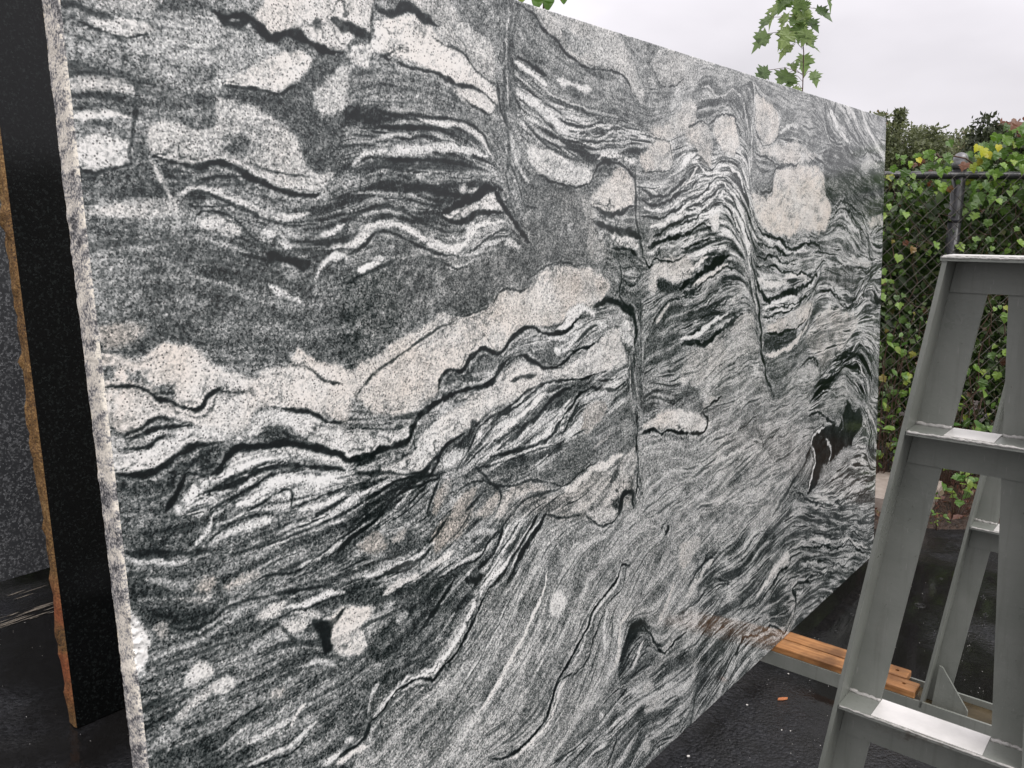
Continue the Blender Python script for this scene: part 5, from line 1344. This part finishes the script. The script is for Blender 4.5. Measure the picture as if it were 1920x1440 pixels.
# ------------------------------------------------------------------ maple sapling behind the slab
random.seed(31)
t = thing('maple_sapling', 'slender maple sapling with lobed green leaves rising behind the slab top', 'sapling', (1.40, 4.2, 0))
sp_ = [(1.40, 0, 0), (1.41, .02, .8), (1.395, 0, 1.6), (1.394, 0, 2.18), (1.388, 0, 2.34), (1.362, 0, 2.5), (1.354, .01, 2.6), (1.36, .02, 2.9), (1.35, .02, 3.1)]
s = MB(); s.tube([(x-1.40, y, z) for x, y, z in sp_], [.010, .008, .005, .0026, .0025, .0023, .002, .0016, .0012], 7); s.build('stem', M_REDSTEM, t, True)
LP = [(1.273, 2.564), (1.338, 2.541), (1.25, 2.531), (1.45, 2.505), (1.185, 2.463), (1.204, 2.409), (1.273, 2.472), (1.326, 2.478), (1.376, 2.487), (1.439, 2.407), (1.315, 2.362), (1.397, 2.407), (1.411, 2.302), (1.37, 2.296), (1.326, 2.238), (1.353, 2.211), (1.438, 2.22), (1.198, 2.244), (1.391, 2.174), (1.301, 2.428), (1.354, 2.434), (1.472, 2.559), (1.406, 2.558), (1.363, 2.395), (1.29, 2.398), (1.417, 2.356),
      (1.33, 2.60), (1.25, 2.64), (1.42, 2.63), (1.37, 2.68), (1.30, 2.70), (1.45, 2.72), (1.38, 2.80), (1.31, 2.82), (1.36, 2.92), (1.40, 2.98), (1.33, 3.02), (1.37, 3.1), (1.36, 2.1), (1.44, 2.08), (1.30, 2.05)]
LP += [(random.gauss(1.34, .06), random.uniform(2.42, 2.75)) for _ in range(9)]
def stem_x(z):
    for a, b in zip(sp_, sp_[1:]):
        if a[2] <= z <= b[2]: return a[0]+(b[0]-a[0])*(z-a[2])/(b[2]-a[2])
    return 1.35
pt = MB()
for x, z in LP:
    sx = stem_x(min(3.09, z+.05)); y = random.uniform(-.09, .09); dx = x-sx
    size = (.10 if abs(dx) > .05 else .08)*random.uniform(.75, 1.15)
    lf = put_leaf(t, LM, (x-1.40, y, z), size, (random.uniform(-.6, .6)+.5*dx/.1, -1+random.uniform(-.2, .9), random.uniform(.0, .9)), .8, dx*7+random.uniform(-.25, .25), centre=True)
    b_ = lf.location.copy()
    pt.tube([(sx-1.40, 0, z+.0), ((sx-1.40)*.5+b_.x*.5, b_.y*.5, (z+b_.z)/2+.02), b_], .0013, 4)
pt.build('petioles', M_REDSTEM, t)
t = thing('young_tree', 'round leaved twig peeping over the slab at the top of the picture', 'sapling', (.14, 4.0, 0))
s = MB(); s.tube([(0, 0, 0), (.02, 0, 1.2), (-.01, 0, 2.2), (0, 0, 2.6), (.02, 0, 3.0)], [.012, .01, .007, .004, .002], 7); s.build('stem', M_REDSTEM, t, True)
for x, z, q in [(.055, 2.545, .06), (.12, 2.555, .08), (.17, 2.54, .075), (.225, 2.55, .06), (.09, 2.60, .07), (.186, 2.61, .07), (.25, 2.62, .06), (.14, 2.66, .07), (.03, 2.62, .06), (.15, 2.75, .07), (.10, 2.8, .06), (.18, 2.85, .06), (.14, 2.95, .06)]:
    put_leaf(t, LH, (x-.14, random.uniform(-.05, .05), z), q, (random.uniform(-.5, .5), -1, .3), 1, random.uniform(-.6, .6))
# ------------------------------------------------------------------ trees beyond the fence
def tree(label, x, y, H_, crown, nclump, nleaf, ls, m, seed, spread=.34, cat='tree', name='tree', trunk=.06):
    random.seed(seed); r_ = np.random.RandomState(seed); t = thing(name, label, cat, (x, y, 0)); cz, rx, rz = crown
    tb = MB(); tb.tube([(0, 0, 0), (.05*H_*.2, 0, cz*.5), (0, .03, cz), (0, 0, cz+rz*.7)], [trunk, trunk*.8, trunk*.55, trunk*.15], 8)
    C = []
    for k in range(nclump):
        d = r_.randn(3); d /= np.linalg.norm(d); rr = r_.rand()**.4; C.append((d[0]*rx*rr, d[1]*rx*rr, cz+d[2]*rz*rr))
    tb.build('trunk', M_BARK, t, True)
    lb = MB()
    for c in C[:min(26, nclump)]: z0 = max(.3*cz, min(cz, c[2]-.5*abs(c[0]))); lb.tube([(0, 0, z0), (c[0]*.5, c[1]*.5, (z0+c[2])/2), c], [trunk*.4, trunk*.22, trunk*.08], 5)
    lb.build('limbs', M_BARK, t, True)
    ci = r_.randint(0, nclump, nleaf); P = np.array(C)[ci]+np.clip(r_.randn(nleaf, 3), -1.5, 1.5)*np.array([rx, rx, rz])*spread*(.35+.65*r_.rand(nclump))[ci][:, None]
    P[:, 2] = np.maximum(P[:, 2], .15)
    leaf_cloud('crown', P, r_.uniform(.6, 1.3, nleaf)*ls*1.45, m, r_.rand(nleaf)*.6+.4*r_.rand(nclump)[ci], .2, t)
tree('feathery olive green shrub tree above the fence beside the slab', 3.62, 8.0, 2.5, (1.74, .50, .84), 100, 46000, .024, M_OLIVE, 51, .17, trunk=.03)
tree('lower olive shrub above the fence left of the domed post', 4.25, 8.6, 2.2, (1.55, .5, .74), 80, 34000, .024, M_OLIVE, 52, .18, trunk=.03)
tree('dark grey green tree beyond the fence right of the post', 12.3, 22, 4.2, (2.5, 1.0, 1.45), 80, 26000, .10, M_DKTREE, 53, .17)
tree('russet brown tree beyond the fence at the right edge', 15.8, 26, 4.8, (3.0, 1.8, 1.6), 80, 26000, .12, M_RUSSET, 54, .18)
tree('pale green distant tree left of the dark tree', 15.9, 30, 4.6, (2.5, 1.3, 2.1), 80, 24000, .12, M_PALETREE, 55, .18)
tree('distant brownish green tree behind the domed post', 17.6, 32, 3.9, (2.2, 1.7, 1.5), 70, 22000, .13, M_PALETREE, 56, .24)
tree('hazy green tree behind the slab far end', 11.3, 27, 3.6, (2.0, 2.2, 1.6), 80, 22000, .13, M_PALETREE, 57, .24)
